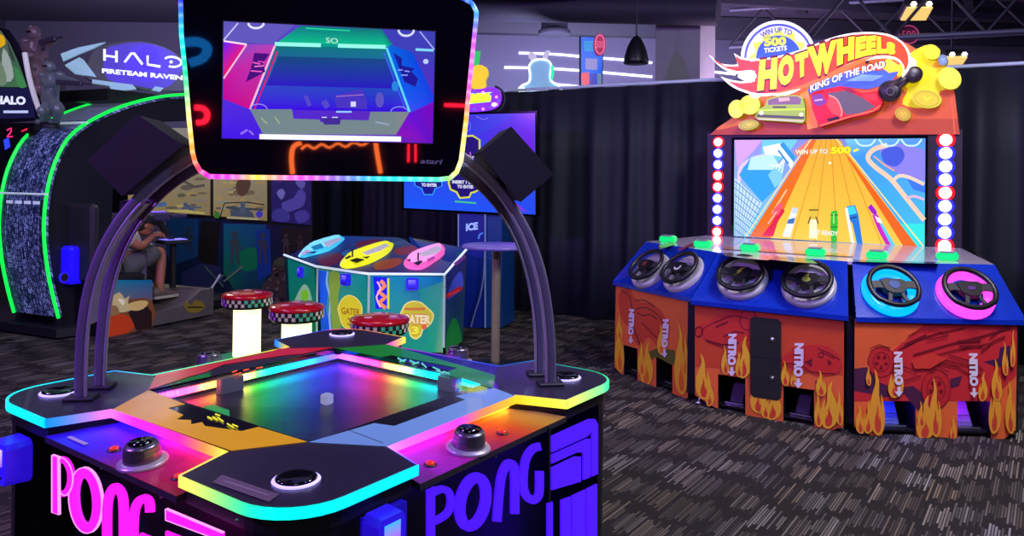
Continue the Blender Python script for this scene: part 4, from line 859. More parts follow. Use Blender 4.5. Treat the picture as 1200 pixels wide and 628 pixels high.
A.poly([(990, 163), (1084, 162), (1083.5, 289), (1076, 288), (1000, 185)], (50, 130, 235), cols=[(120, 200, 245), (90, 150, 240), (40, 210, 230), (60, 190, 235), (60, 150, 235)])
A.poly([(1030, 172), (1058, 168), (1084, 176), (1084, 212), (1062, 208), (1038, 196)], (140, 130, 235)); A.poly(sm([(1034, 176), (1054, 172), (1060, 184), (1050, 195), (1036, 190)], 3, True), (70, 90, 220)); A.poly([(1062, 208), (1084, 214), (1084, 226), (1070, 222)], (60, 120, 235))
A.line(sm([(1040, 170), (1024, 175), (1017, 185), (1026, 196), (1044, 210), (1062, 232), (1083, 258)], 4), 5.5, (250, 205, 180)); A.line(sm([(1046, 212), (1054, 206), (1066, 208), (1083, 216)], 3), 4, (250, 210, 190)); A.line([(1024, 183), (1036, 193), (1048, 200)], 1.5, (255, 170, 120)); A.line(sm([(1062, 232), (1072, 230), (1083, 234)], 3), 3, (225, 180, 210))
for c in (1012, 1040, 1066): A.line(sm([(c-10, 163), (c-4, 170), (c+8, 170), (c+14, 163)], 3), 2, (200, 240, 250))
A.poly([(1040, 262), (1083.5, 262), (1083.5, 289), (1078, 288.6), (1062, 286)], (50, 225, 225))
A.poly([(951, 163.5), (983, 163.2), (1074, 288.6), (880, 277.5)], (250, 205, 60), cols=[(235, 170, 40), (240, 175, 40), (255, 200, 70), (255, 205, 70)])
A.poly([(951, 163.5), (957, 163.5), (903, 278.8), (878, 277.4)], (235, 110, 10)); A.poly([(990, 180), (995, 184), (1075, 288.7), (1058, 287.7)], (235, 100, 10)); A.poly([(930, 178), (948, 163.5), (952, 163.5), (936, 184)], (240, 130, 110))
A.line([(980, 163), (1000, 186), (1082, 288.5)], 1.4, (255, 225, 150)); A.line([(950, 163.5), (932, 190), (874, 277)], 1.4, (255, 225, 150))
for t in range(1, 6): A.line([(957+t*5.6, 164), (903+t*26, 279+t*1.4)], .9, (215, 140, 30))
A.line([(905, 250), (922, 222)], 2, (250, 190, 140))
# cars on the track
A.poly([(909, 253), (917, 244), (920, 247), (912, 259), (906, 277), (893, 276), (904, 262)], (225, 30, 70)); A.poly([(907, 245), (914, 237), (918, 240), (912, 252), (905, 252)], (240, 90, 110)); A.line([(900, 262), (910, 248)], 1.5, (250, 180, 170))
A.poly([(924, 256), (929, 243), (935, 245), (931, 260), (926, 278), (917, 277)], (235, 240, 250)); A.poly([(924, 257), (932, 255), (930, 262), (922, 262)], (60, 110, 190)); A.poly([(929, 243), (935, 244), (934, 250), (928, 250)], (200, 215, 240))
A.poly([(949, 247), (953, 241), (958, 242), (957, 260), (960, 262), (957, 280), (949, 279), (949, 262), (947, 260)], (225, 190, 60)); A.poly([(949, 257), (957, 257), (958, 280), (948, 279)], (250, 240, 200)); A.line([(948, 246), (959, 246)], 1.6, (120, 90, 20)); A.line([(947, 262), (950, 254)], 1.6, (110, 80, 30)); A.line([(959, 262), (956, 254)], 1.6, (110, 80, 30))
A.poly([(974, 248), (981, 246), (982, 262), (980, 284), (974, 283), (973, 262)], (40, 190, 50)); A.line([(973, 252), (982, 252)], 1.4, (15, 120, 30)); A.line([(973, 266), (982, 266)], 1.6, (20, 140, 40)); A.line([(977, 250), (977, 262)], 1.4, (180, 240, 120))
A.poly([(992, 242), (1002, 240), (1006, 252), (1011, 286), (1004, 285), (999, 262), (993, 254)], (30, 120, 220)); A.poly([(993, 243), (1001, 241), (1004, 250), (995, 252)], (60, 210, 240)); A.poly([(990, 244), (993, 243), (998, 268), (1001, 285), (997, 284)], (240, 240, 230)); A.line([(996, 256), (1004, 254)], 2, (20, 70, 150))
A.poly([(1017, 243), (1021, 239), (1027, 247), (1028, 254), (1022, 250)], (160, 20, 200)); A.poly([(1022, 252), (1029, 252), (1038, 272), (1045, 287), (1038, 286.5), (1029, 270)], (200, 30, 190)); A.poly([(1029, 258), (1034, 262), (1045, 280), (1049, 287.3), (1044, 287), (1036, 272)], (90, 200, 240)); A.poly([(1025, 253), (1032, 256), (1034, 262), (1028, 260)], (240, 240, 245))
A.text('WIN UP TO', ((932, 175.5), (970, 174.5), (970, 180), (932, 181)), (245, 240, 225), bold=.03, out=(180, 140, 90)); A.text('500', ((974, 172), (997, 171.5), (997, 180), (973, 180.5)), (255, 235, 20), bold=.05, out=(200, 150, 10)); A.line([(1000, 177), (1006, 175)], 2.6, (255, 235, 60)); A.text('GET READY', ((950, 269), (982, 271), (982, 276.5), (950, 274.5)), (240, 235, 235), bold=.03); A.line([(971, 191), (974, 191)], 2.4, (255, 250, 230))
A.build('race_screen', mat('race_screen_picture', attr='emit', emit=1.15, rough=.15, vary=.04), race, 'bright screen showing six toy cars on an orange track')
# bulb columns
for side, (xa, ya, xb, yb, red) in enumerate(((842, 166.5, 840.5, 271.5, (0, 3, 4, 8)), (1108.5, 164, 1107, 288, (0, 4, 8)))):
    for k in range(9):
        t = k/8; c = SF.px(xa+(xb-xa)*t, ya+(yb-ya)*t, .0); rd = k in red; r_ = .038 if side == 0 else .047
        mb = MB(); mb.lathe(c, SF.N, [(r_*1.45, 0), (r_*1.42, .006), (r_, .012)], 20, col=(255, 10, 25) if rd else (40, 40, 255)); rg = mb.build('bulb_halo', M_led(1.6), race)  # coloured glow around the bulb, put in as an emissive ring
        mb = MB(); mb.lathe(c, SF.N, [(r_, .008), (r_*.95, .022), (r_*.7, .035), (r_*.35, .042), (.001, .044)], 20, col=(255, 225, 225) if rd else (240, 240, 255)); mb.build('bulb', M_led(5.0 if not rd else 4.0), rg)
# ---- header sign: orange backboard, coins, badge, cars, flame logo
HD = Frame(HP(XC, YS-.0, 0), E_); cs = 1200/380.0
hq = lambda pts: pts            # header artwork below is traced in its own enlarged drawing units
def HA(w): return Art(HD, w, step=.0004, off=(820, 0), sc=cs)
back = [(38, 499), (60, 478), (100, 450), (160, 400), (230, 330), (400, 240), (560, 160), (640, 140), (740, 150), (800, 180), (860, 205), (900, 240), (935, 300), (950, 400), (962, 497)]
slab(HD, sm(back[1:-1], 2)[0:]+[back[-1], back[0]], -.1, .02, 'header_board', mat('orange_header_edge', (120, 45, 20), .5), race, off=(820, 0), sc=cs)
bk = sm(back[1:-1], 2)+[back[-1], back[0]]
A = HA(.021); A.poly(bk, (206, 84, 40)); A.poly([(60, 478), (200, 430), (400, 440), (955, 440), (962, 497), (38, 499)], (176, 66, 36)); A.poly(sm([(60, 478), (110, 445), (180, 415), (230, 420), (180, 450), (100, 475)], 3, True), (220, 110, 35)); A.poly(sm([(740, 260), (800, 200), (870, 210), (920, 260), (920, 320), (850, 350), (760, 340)], 3, True), (226, 150, 20))
A.line([(920, 300), (935, 400), (944, 497)], 5, (215, 95, 55)); A.build('header_print', mat('header_print', attr=True, emit=.42, rough=.4), race)
def coin(x, y, rx, ry, rot, col=(228, 222, 30), em=None, th=.03):
    q = ell(x, y, rx, ry, 22, rot=rot)
    c_ = slab(HD, q, .03, .03+th+.05, 'gold_coin', mat('coin_edge', (150, 140, 30), .4, emit=.3), race, off=(820, 0), sc=cs)
    A = HA(.0815+th); A.poly(q, col); A.line(ell(x, y, rx*.8, ry*.8, 20, rot=rot), 3, tuple(int(v*.82) for v in col), closed=True); A.line([(x-rx*.2, y-ry*.3), (x, y+ry*.1), (x+rx*.3, y-ry*.2)], 5, tuple(min(255, int(v*1.2)) for v in col)); A.build('coin_face', M_lit, c_)
coin(136, 403, 30, 34, 15, (222, 226, 50)); coin(185, 388, 38, 36, 0, (214, 220, 20)); coin(180, 462, 38, 19, -8, (180, 165, 40))
A = HA(.024); A.poly(sm([(730, 250), (790, 190), (850, 165), (890, 185), (880, 220), (860, 250), (930, 250), (965, 290), (950, 330), (890, 335), (880, 385), (820, 400), (750, 385), (770, 330), (740, 300)], 3, True), (216, 196, 10)); A.build('coin_trail_print', M_lit, race)
coin(858, 192, 32, 27, 25, (232, 226, 30)); coin(925, 290, 44, 40, 30, (228, 220, 60)); coin(840, 366, 56, 34, 8, (196, 176, 40)); coin(752, 422, 30, 24, 20, (186, 150, 50)); coin(900, 222, 18, 20, 0, (110, 130, 165))
# round ticket badge
q = ell(292, 215, 140, 140, 44)
slab(HD, q, -.04, .028, 'badge_board', mat('badge_edge', (90, 90, 160), .4, emit=.2), race, off=(820, 0), sc=cs)
A = HA(.029); A.poly(q, (232, 236, 255)); A.poly(ell(292, 215, 128, 128, 44), (70, 80, 225)); A.poly(ell(292, 215, 119, 119, 44), (205, 208, 225)); A.poly(sm([(292+(88 if k % 2 else 112)*math.cos(math.radians(k*15)), 215+(88 if k % 2 else 112)*math.sin(math.radians(k*15))) for k in range(24)], 2, True), (205, 205, 50)); A.poly(ell(292, 215, 84, 84, 30), (30, 75, 215))
def arcw(cx, cy, r0, r1, a0, a1):
    return lambda u, v: (cx+(r0+(r1-r0)*v)*math.cos(math.radians(a0+(a1-a0)*u)), cy+(r0+(r1-r0)*v)*math.sin(math.radians(a0+(a1-a0)*u)))
A.text('WIN UP TO', None, (70, 70, 150), bold=.03, warp=arcw(292, 215, 94, 114, -128, -62)); A.text('500', ((238, 140), (320, 134), (320, 168), (238, 172)), (190, 200, 60), bold=.06, out=(60, 90, 60)); A.text('TICKETS', ((238, 178), (322, 168), (322, 186), (238, 196)), (225, 225, 235), bold=.03, out=(30, 50, 150)); A.build('ticket_badge', M_lit, race, 'round white and blue WIN UP TO 500 badge')
# scenery and toy cars between the logo and the board
A = HA(.03)
A.poly([(400, 330), (480, 290), (560, 262), (660, 262), (720, 250), (735, 268), (700, 310), (620, 330), (520, 320), (400, 350)], (60, 90, 205)); A.poly([(660, 240), (700, 215), (735, 240), (745, 262), (700, 270)], (255, 190, 60)); A.poly([(540, 300), (600, 275), (680, 280), (640, 300)], (110, 150, 225)); A.poly([(370, 350), (400, 335), (440, 470), (400, 480)], (236, 130, 50)); A.build('scenery_print', M_lit, race)
cg = [(205, 432), (216, 405), (240, 392), (250, 366), (300, 352), (362, 352), (382, 362), (390, 396), (390, 445), (380, 456), (340, 452), (230, 445), (210, 440)]
cs_ = slab(HD, cg, .03, .1, 'green_toy_car', mat('green_car_edge', (100, 120, 20), .4, emit=.2), race, off=(820, 0), sc=cs, label='lime green toy pickup on the sign')
A = HA(.101); A.poly(cg, (140, 165, 40)); A.poly([(254, 370), (300, 357), (360, 356), (376, 366), (372, 386), (252, 388)], (110, 85, 100)); A.poly([(290, 362), (330, 360), (334, 372), (294, 376)], (200, 150, 140)); A.line([(216, 408), (390, 404)], 6, (175, 205, 30)); A.line([(212, 428), (386, 436)], 10, (70, 70, 60)); A.line([(215, 440), (384, 448)], 5, (200, 185, 165)); A.line([(270, 396), (320, 396)], 6, (70, 60, 40)); A.poly(ell(228, 418, 9, 8), (210, 210, 160)); A.poly(ell(376, 424, 9, 8), (210, 200, 150)); A.build('car_face', M_lit, cs_)
cr2 = [(412, 345), (440, 335), (520, 318), (560, 325), (600, 345), (660, 336), (674, 352), (676, 380), (665, 405), (620, 425), (560, 435), (445, 470), (430, 440), (415, 400)]
c2 = slab(HD, cr2, .03, .12, 'red_toy_car', mat('red_car_edge', (130, 20, 20), .4, emit=.2), race, off=(820, 0), sc=cs, label='red toy sports car on the sign')
A = HA(.121); A.poly(cr2, (205, 30, 30)); A.poly([(470, 345), (540, 335), (600, 360), (650, 395), (600, 418), (540, 425), (520, 390)], (92, 82, 92)); A.poly([(478, 352), (508, 368), (526, 410), (522, 432), (490, 420), (470, 390)], (240, 70, 60)); A.line(sm([(478, 352), (508, 368), (526, 410), (522, 432)], 3), 4, (245, 150, 130)); A.poly([(415, 352), (450, 345), (470, 380), (440, 395), (420, 380)], (110, 60, 130)); A.poly([(600, 350), (650, 345), (660, 370), (620, 375)], (235, 50, 50)); A.line([(445, 465), (560, 430), (640, 410), (668, 390)], 4, (255, 120, 60)); A.poly([(525, 325), (560, 325), (580, 345), (560, 345)], (140, 30, 50)); A.poly([(470, 440), (510, 430), (520, 440), (476, 450)], (40, 20, 30)); A.line([(425, 372), (455, 368)], 6, (200, 150, 210)); A.build('car_face', M_lit, c2)
# dark open-wheel car
mb = MB(); Q = lambda x, y, w: HD.px(820+x/cs, y/cs, w)
mb.lathe(Q(705, 338, .1), HD.N, [(.001, .06), (.06, .06), (.085, .05), (.09, .0), (.085, -.03)], 20); mb.lathe(Q(790, 277, .1), (HD.N+E_*.2), [(.001, .06), (.045, .06), (.065, .05), (.07, 0), (.065, -.03)], 20); mb.tube([Q(690, 322, .12), Q(735, 312, .12), Q(765, 290, .12), Q(785, 285, .12)], [.03, .05, .04, .025], n=8)
c3 = mb.build('black_toy_racer', mat('dark_toy_racer', (44, 34, 42), .35, emit=.05), race, 'black open-wheel toy racer on the sign')
A = HA(.162); A.line(ell(705, 338, 14, 14, 16), 3, (120, 110, 110), closed=True); A.line([(735, 325), (760, 300)], 6, (70, 50, 60)); A.poly(ell(790, 277, 7, 7), (90, 90, 90)); A.line([(700, 318), (728, 305)], 4, (120, 70, 70)); A.build('racer_detail', M_print, c3)
# flame logo (white lit outline, red body, yellow letters)
top_e = [(205, 217), (240, 216), (300, 205), (360, 188), (420, 166), (480, 142), (540, 126), (600, 119), (660, 120), (710, 130), (750, 155), (774, 190), (780, 230), (768, 262), (748, 284)]
bot_e = [(748, 284), (752, 250), (735, 226), (700, 213), (650, 214), (590, 228), (520, 258), (450, 292), (380, 322), (300, 345), (240, 353), (205, 351)]
W_ = [sm(top_e, 3)[:-1]+sm(bot_e, 3),
      sm([(35, 205), (60, 228), (95, 238), (140, 238), (190, 218), (207, 217)], 3)+sm([(207, 272), (185, 266), (140, 272), (100, 262), (65, 238), (35, 205)], 3)[:-1],
      [(126, 197), (150, 212), (190, 218), (200, 240), (140, 240), (137, 220)],
      sm([(76, 282), (110, 294), (150, 300), (185, 298), (207, 290)], 3)+sm([(207, 351), (190, 349), (140, 332), (105, 310), (76, 282)], 3)[:-1],
      sm([(140, 280), (170, 268), (200, 266), (213, 275), (216, 283), (210, 292), (195, 298), (168, 300)], 3, True)]
mbw = MB()
for q in W_:
    a = [HD.px(820+x/cs, y/cs, .2) for x, y in q]; mbw.prism(a, [p-HD.N*.05 for p in a])
lo = mbw.build('flame_logo_sign', mat('white_lit_edge', (255, 245, 240), emit=2.2), race, 'red flame-shaped logo with yellow lettering')
A = HA(.201)
for q in W_: A.poly(q, (255, 250, 250))
A.build('logo_outline', M_led(1.6), lo)
A = HA(.2035); RD = (232, 60, 14)
A.poly(sm([(205, 225), (240, 223), (300, 212), (360, 195), (420, 173), (480, 149), (540, 133), (600, 126), (660, 127), (708, 137), (746, 160), (767, 192), (773, 230), (764, 256), (758, 260)], 2)+sm([(757, 246), (739, 220), (702, 206), (650, 207), (588, 221), (518, 251), (448, 285), (378, 315), (300, 338), (240, 346), (205, 344)], 2), RD)
A.poly([(50, 218), (62, 232), (95, 245), (140, 246), (190, 228), (210, 224), (210, 264), (185, 259), (140, 264), (102, 254), (70, 236)], RD)
A.poly([(133, 206), (150, 219), (190, 225), (180, 245), (143, 245)], RD)
A.poly([(92, 293), (112, 302), (150, 308), (188, 306), (210, 298), (210, 344), (190, 341), (143, 325), (110, 305)], RD)
A.poly([(240, 346), (300, 338), (378, 315), (448, 285), (518, 251), (588, 221), (650, 207), (590, 236), (500, 282), (400, 322), (300, 344)], (242, 100, 30))
A.poly(sm([(140, 282), (170, 268), (195, 266), (208, 276), (210, 284), (200, 292), (168, 298)], 3, True), (255, 250, 250))
boxes = [('H', (222, 222), (288, 212), (284, 328), (212, 336)), ('O', (292, 212), (350, 196), (346, 308), (288, 322)), ('T', (352, 203), (402, 186), (398, 272), (360, 296)), ('W', (398, 176), (508, 146), (490, 266), (420, 288)), ('H', (508, 146), (572, 134), (570, 218), (508, 244)), ('E', (578, 138), (615, 132), (614, 206), (576, 218)), ('E', (618, 134), (652, 131), (652, 200), (616, 206)), ('L', (656, 134), (688, 140), (690, 198), (656, 199)), ('S', (692, 150), (724, 162), (724, 204), (690, 198))]
for ch, a, b, c, d in boxes:
    A.text(ch, (a, b, c, d), (250, 235, 10), bold=.075, out=(90, 20, 10), ob=.04)
A.build('logo_lettering', M_lith, lo)
A = HA(.206); bw = lambda u, v: (lambda x: (x, 318-(x-405)*.335-16*math.sin((x-405)/282*math.pi)*.35-(22*v)))(405+282*u)
A.text('KING OF THE ROAD', None, (245, 245, 250), bold=.03, out=(60, 40, 50), warp=lambda u, v: (408+277*u, 342-92*u-8*math.sin(u*math.pi)-26*v+0)); A.build('subtitle_lettering', M_lit, race)
mb = MB()
for x, y in ((230, 330), (450, 300), (620, 250), (740, 230)): mb.tube([Q(x, y-20, .02), Q(x, y-20, .16)], .015, n=8)
mb.build('sign_standoffs', M_dark, race)
# spotlights wedge behind logo (bright burst at the right end)
p = Q(775, 235, .11); mb = MB(); mb.sphere(p, (.05, .05, .03), axes=(HD.X, HD.Y, HD.N)); mb.build('sign_lamp', mat('sign_lamp', (255, 250, 215), emit=6), race)
p = Q(205, 352, .1); mb = MB(); mb.sphere(p, (.05, .03, .02), axes=(HD.X, HD.Y, HD.N)); mb.build('sign_lamp', mat('sign_lamp', (255, 250, 215), emit=6), race)
# pink round sign far behind
K = Frame(atY(1065, 40, 9.0), (1, 0, 0)); b_ = atY(1065, 46, 9.0)
r = thing('round_neon_sign', 'round dull pink sign hanging behind the flame logo', 'sign', b_)
slab(K, ell(1065, 40.5, 13, 12), -.03, .02, 'disc', mat('dim_pink_disc', (110, 35, 70), emit=.12), r)
A = Art(K, .021); A.line(ell(1065, 40.5, 11.5, 10.6), 1, (200, 80, 130), closed=True); A.text('500', ((1057, 36), (1073, 36), (1073, 45), (1057, 45)), (170, 60, 100)); A.build('lettering', M_lit, r)
mb = MB(); mb.tube([K.px(1065, 28), K.px(1065, 28)+UP*.8], .008, n=6); mb.build('hanging_wire', M_beam, r)
# counter with purple-lit top at the right edge
p = atz(1185, 400, 0)
cA = HP(1.72, .75); r = thing('side_counter', 'dark counter with a purple-lit top at the right edge of the picture', 'counter', HP(2.3, 1.4))
mb = MB(); mb.box(HP(2.35, 1.6, .47), (1.2, .7, .94), E_, N_); mb.build('cabinet', M_black, r)
mb = MB(); mb.box(HP(2.35, 1.6, .965), (1.3, .8, .05), E_, N_, bev=.01); mb.build('counter_top', mat('purple_lit_top', (120, 60, 190), .25, emit=.12, ecol=(130, 40, 220)), r)  # purple light on the counter put into its colour and emission
# ================================================================ SEAT GAME WITH THE GLOWING CORAL-REEF PANELS (centre)
def gp(x, y, z): return atz(x, y, z)
fg = [(333, 299), (370, 312.5), (432, 321.5), (521, 322)]; ZR = .69
top_ = [gp(x, y, ZR) for x, y in fg]; ER = gp(548, 291, .87); HB = gp(482, 277.5, .95); GB = gp(402, 275, .95)
sea = thing('children_seat_game', 'green three-player children game cabinet with lit boats on its sloping top', 'arcade game', ((top_[1]+top_[3])/2)*1.0-UP*ZR)
ring_t = [top_[0], top_[1], top_[2], top_[3], ER, HB, GB]
ctr = sum((Vector((p.x, p.y, 0)) for p in ring_t), Vector())/7
base_r = [Vector((p.x, p.y, .05))+(ctr-Vector((p.x, p.y, 0)))*.04 for p in ring_t]
mb = MB(); tt = [p-UP*.012 for p in ring_t]; mb.prism(tt, base_r); mb.build('cabinet_body', mat('deep_teal_laminate', (12, 60, 70), .4), sea)
mb = MB(); mb.prism(ring_t, tt); mb.build('sloping_top', M_gblack, sea)
TFc = sum(ring_t, Vector())/7
TF = Frame((top_[2]+top_[3])/2, (top_[3]-top_[2]), ((HB+GB)/2-(top_[2]+top_[3])/2))
mb = MB(); path = ring_t[:5]; mb.tube([p+UP*.004 for p in path], .012, n=8); mb.build('rim_light', mat('white_rim_light', (210, 225, 245), emit=.8), sea)
A = Art(TF, .012, step=.0005)
A.poly([(340, 298), (371, 310), (432, 319), (519, 320), (545, 291), (481, 278.5), (403, 276.5)], (30, 45, 95), cols=[(20, 25, 90), (40, 20, 80), (60, 50, 90), (60, 60, 110), (60, 90, 120), (60, 80, 100), (20, 70, 150)])
for q, c in (([(372, 300), (395, 296), (402, 303), (385, 312), (374, 308)], (95, 25, 55)), ([(462, 292), (490, 287), (488, 295), (468, 299)], (130, 50, 50)), ([(440, 308), (465, 302), (472, 306), (460, 314), (440, 316)], (150, 70, 40)), ([(420, 283), (446, 280), (440, 288), (418, 290)], (100, 40, 70)), ([(452, 284), (476, 282), (470, 287), (452, 288)], (60, 90, 120)), ([(352, 304), (364, 308), (372, 310), (366, 304)], (50, 30, 90)), ([(400, 296), (410, 292), (404, 300)], (40, 100, 150))): A.poly(sm(q, 2, True), c)
A.build('top_artwork', M_dimlit, sea)
def boat(q, c0_, c1_, face, nm, dark, zh=.045):
    P0 = [TF.px(x, y, .015) for x, y in sm(q, 2, True)]
    P1 = [p+TF.N*zh for p in P0]; c = sum(P1, Vector())/len(P1); P1 = [c+(p-c)*.8 for p in P1]
    mb = MB(); mb.prism(P1, P0, c1_, side=c0_); o = mb.build('boat_slot', M_lit, sea, nm)
    A = Art(TF, .017+zh, step=.0005)
    for pts, col in face: A.poly(pts, col)
    A.build('boat_detail', M_print, o)
boat([(349, 300), (357, 293), (366, 287), (396, 278), (404, 279), (400, 284), (386, 294), (368, 299), (356, 302)], (60, 190, 230), (120, 215, 250), [([(352, 297), (360, 292), (365, 294), (356, 299)], (240, 235, 250)), ([(364, 289), (376, 285), (380, 290), (368, 293)], (40, 180, 210)), ([(378, 284), (398, 278), (400, 281), (384, 290)], (235, 250, 250)), ([(358, 296), (372, 294), (368, 297)], (30, 40, 90))], 'blue lit boat slot', 0)
boat([(398, 311), (402, 303), (414, 297), (440, 288), (458, 284), (461, 288), (455, 297), (440, 306), (424, 312), (406, 315)], (215, 220, 20), (225, 228, 40), [([(404, 302), (410, 299), (412, 301), (406, 304)], (90, 80, 30)), ([(409, 305), (418, 302), (428, 304), (418, 308)], (50, 50, 20)), ([(424, 296), (452, 285), (456, 288), (446, 294), (430, 299)], (250, 250, 225)), ([(424, 301), (434, 300), (430, 303)], (60, 60, 30))], 'yellow lit boat slot', 0)
boat([(473, 309), (476, 303), (488, 296), (512, 288), (521, 288), (521, 298), (508, 308), (494, 316), (478, 315)], (235, 90, 170), (240, 150, 200), [([(490, 297), (512, 288), (519, 291), (512, 297), (496, 301)], (250, 240, 225)), ([(484, 308), (492, 305), (496, 306), (490, 311)], (40, 25, 35)), ([(476, 305), (481, 303), (481, 306)], (60, 30, 60)), ([(500, 304), (508, 300), (510, 303), (502, 306)], (220, 80, 170))], 'pink lit boat slot', 0)
for (x0, y0), (x1, y1) in (((490, 305), (489, 295)), ((413, 301), (412, 295))):
    mb = MB(); mb.tube([TF.px(x0, y0, .06), TF.px(x0, y0, .06)+UP*.07], .008, n=6); mb.build('joystick', M_black, sea)
# front faces
def facef(a, b): return Frame(Vector((a.x, a.y, 0)), Vector((b.x-a.x, b.y-a.y, 0)))
SFs = [facef(top_[0], top_[1]), facef(top_[1], top_[2]), facef(top_[2], top_[3]), facef(top_[3], ER)]
def gface(i, draw, nm):
    A = Art(SFs[i], .014); draw(A); A.build(nm, mat('lit_sea_print', attr=True, emit=.5, rough=.35), sea)
def g0(A):
    A.poly([(337, 303), (369, 315), (372, 420), (342, 420)], (0, 128, 90), cols=[(0, 120, 110), (0, 125, 100), (0, 120, 70), (0, 120, 70)]); A.poly(sm([(345, 352), (352, 338), (357, 333), (362, 338), (366, 352)], 3), (140, 190, 150)); A.poly(ell(357, 346, 4.5, 7), (120, 200, 40))
def g1(A):
    A.poly([(373, 315), (430, 323), (430, 425), (378, 425)], (20, 140, 105), cols=[(60, 150, 130), (0, 140, 130), (0, 140, 90), (60, 150, 80)]); A.poly([(373, 316), (383, 318), (381, 330), (384, 345), (382, 362), (386, 380), (386, 425), (378, 425)], (20, 90, 215)); A.line(sm([(384, 318), (383, 332), (387, 350), (386, 372), (389, 400)], 3), 2, (150, 190, 230))
    A.poly(sm([(386, 320), (400, 324), (396, 350), (400, 380), (392, 400), (388, 370)], 3, True), (130, 165, 60)); A.poly(sm([(396, 362), (400, 352), (408, 346), (418, 350), (424, 360), (422, 375), (414, 385), (402, 382)], 3, True), (215, 205, 40)); A.line(sm([(396, 362), (400, 352), (408, 346), (418, 350), (424, 360), (422, 375), (414, 385), (402, 382), (396, 362)], 3), 1.3, (235, 225, 110)); A.text('GATER', ((400, 360), (422, 362), (422, 370), (400, 368)), (160, 110, 30), bold=.03); A.text('3', ((407, 372), (415, 373), (415, 382), (407, 381)), (150, 120, 30), bold=.04)
def g2(A):
    A.poly([(434, 323), (519, 324), (519, 430), (434, 430)], (10, 150, 110), cols=[(0, 130, 150), (0, 110, 170), (30, 150, 100), (0, 150, 95)])
    A.poly([(490, 340), (519, 330), (519, 430), (505, 430), (500, 380)], (70, 170, 110), cols=[(0, 140, 140), (60, 150, 140), (120, 175, 110), (0, 150, 100), (20, 155, 110)])
    A.poly([(437, 324), (455, 325), (455, 362), (440, 362)], (20, 20, 215)); A.line(sm([(446, 329), (451, 335), (444, 342), (452, 348), (445, 354), (452, 361)], 2), 4.5, (240, 140, 80)); A.line([(455, 326), (455, 362)], 2.5, (210, 220, 60)); A.line(sm([(442, 330), (446, 338), (441, 348), (446, 360)], 2), 2, (250, 190, 190))
    A.poly(sm([(472, 362), (476, 356), (485, 353), (494, 355), (501, 361), (508, 369), (504, 380), (496, 385), (493, 393), (487, 397), (481, 393), (479, 385), (471, 380), (469, 370)], 3, True), (205, 195, 50)); A.line(sm([(472, 362), (476, 356), (485, 353), (494, 355), (501, 361), (508, 369), (504, 380), (496, 385), (493, 393), (487, 397), (481, 393), (479, 385), (471, 380), (469, 370)], 3, True), 1.4, (240, 235, 130), closed=True)
    A.text('GATER', ((472, 368), (505, 369), (504, 380), (472, 379)), (250, 240, 170), bold=.05, out=(190, 60, 40)); A.text('3', ((482, 382), (491, 382), (491, 392), (482, 392)), (240, 240, 60), bold=.06, out=(200, 120, 30)); A.poly(ell(497, 383, 3, 3), (230, 100, 60)); A.line([(474, 362), (498, 362)], 3, (205, 120, 60))
def g3(A):
    A.poly([(522, 324), (547, 294), (542, 408), (522, 412)], (20, 60, 120), cols=[(30, 40, 120), (40, 30, 90), (10, 60, 50), (20, 80, 40)]); A.poly(sm([(524, 350), (530, 330), (540, 318), (543, 335), (534, 345)], 3, True), (60, 70, 190)); A.line([(523, 348), (532, 342), (541, 337)], 5, (165, 25, 40)); A.line([(525, 346), (538, 340)], 2.5, (215, 50, 60)); A.poly(sm([(523, 412), (524, 390), (532, 372), (539, 385), (540, 407)], 3, True), (20, 110, 50)); A.line([(533, 310), (545, 300)], 4, (110, 50, 140))
for i, g_ in enumerate((g0, g1, g2, g3)): gface(i, g_, 'sea_print_panel')
for i, x in ((0, 371.5), (1, 432), (2, 520.5)):
    fr = SFs[i]; p = fr.px(x, 350, .018); mb = MB(); mb.box((p.x, p.y, ZR/2+.02), (.022, .012, ZR-.05), fr.X, fr.N); mb.build('corner_trim', mat('white_corner_trim', (170, 200, 190), emit=.3), sea)
for i, x, y in ((0, 352, 319), (1, 405, 327.5), (2, 483, 333)):
    fr = SFs[i]; u, v, _ = fr.loc(fr.px(x, y, .03)); reader(fr, u, v, .11, .105, .05, sea, face=[(70, 50, 255), (60, 40, 255), (110, 100, 255), (140, 120, 255)])
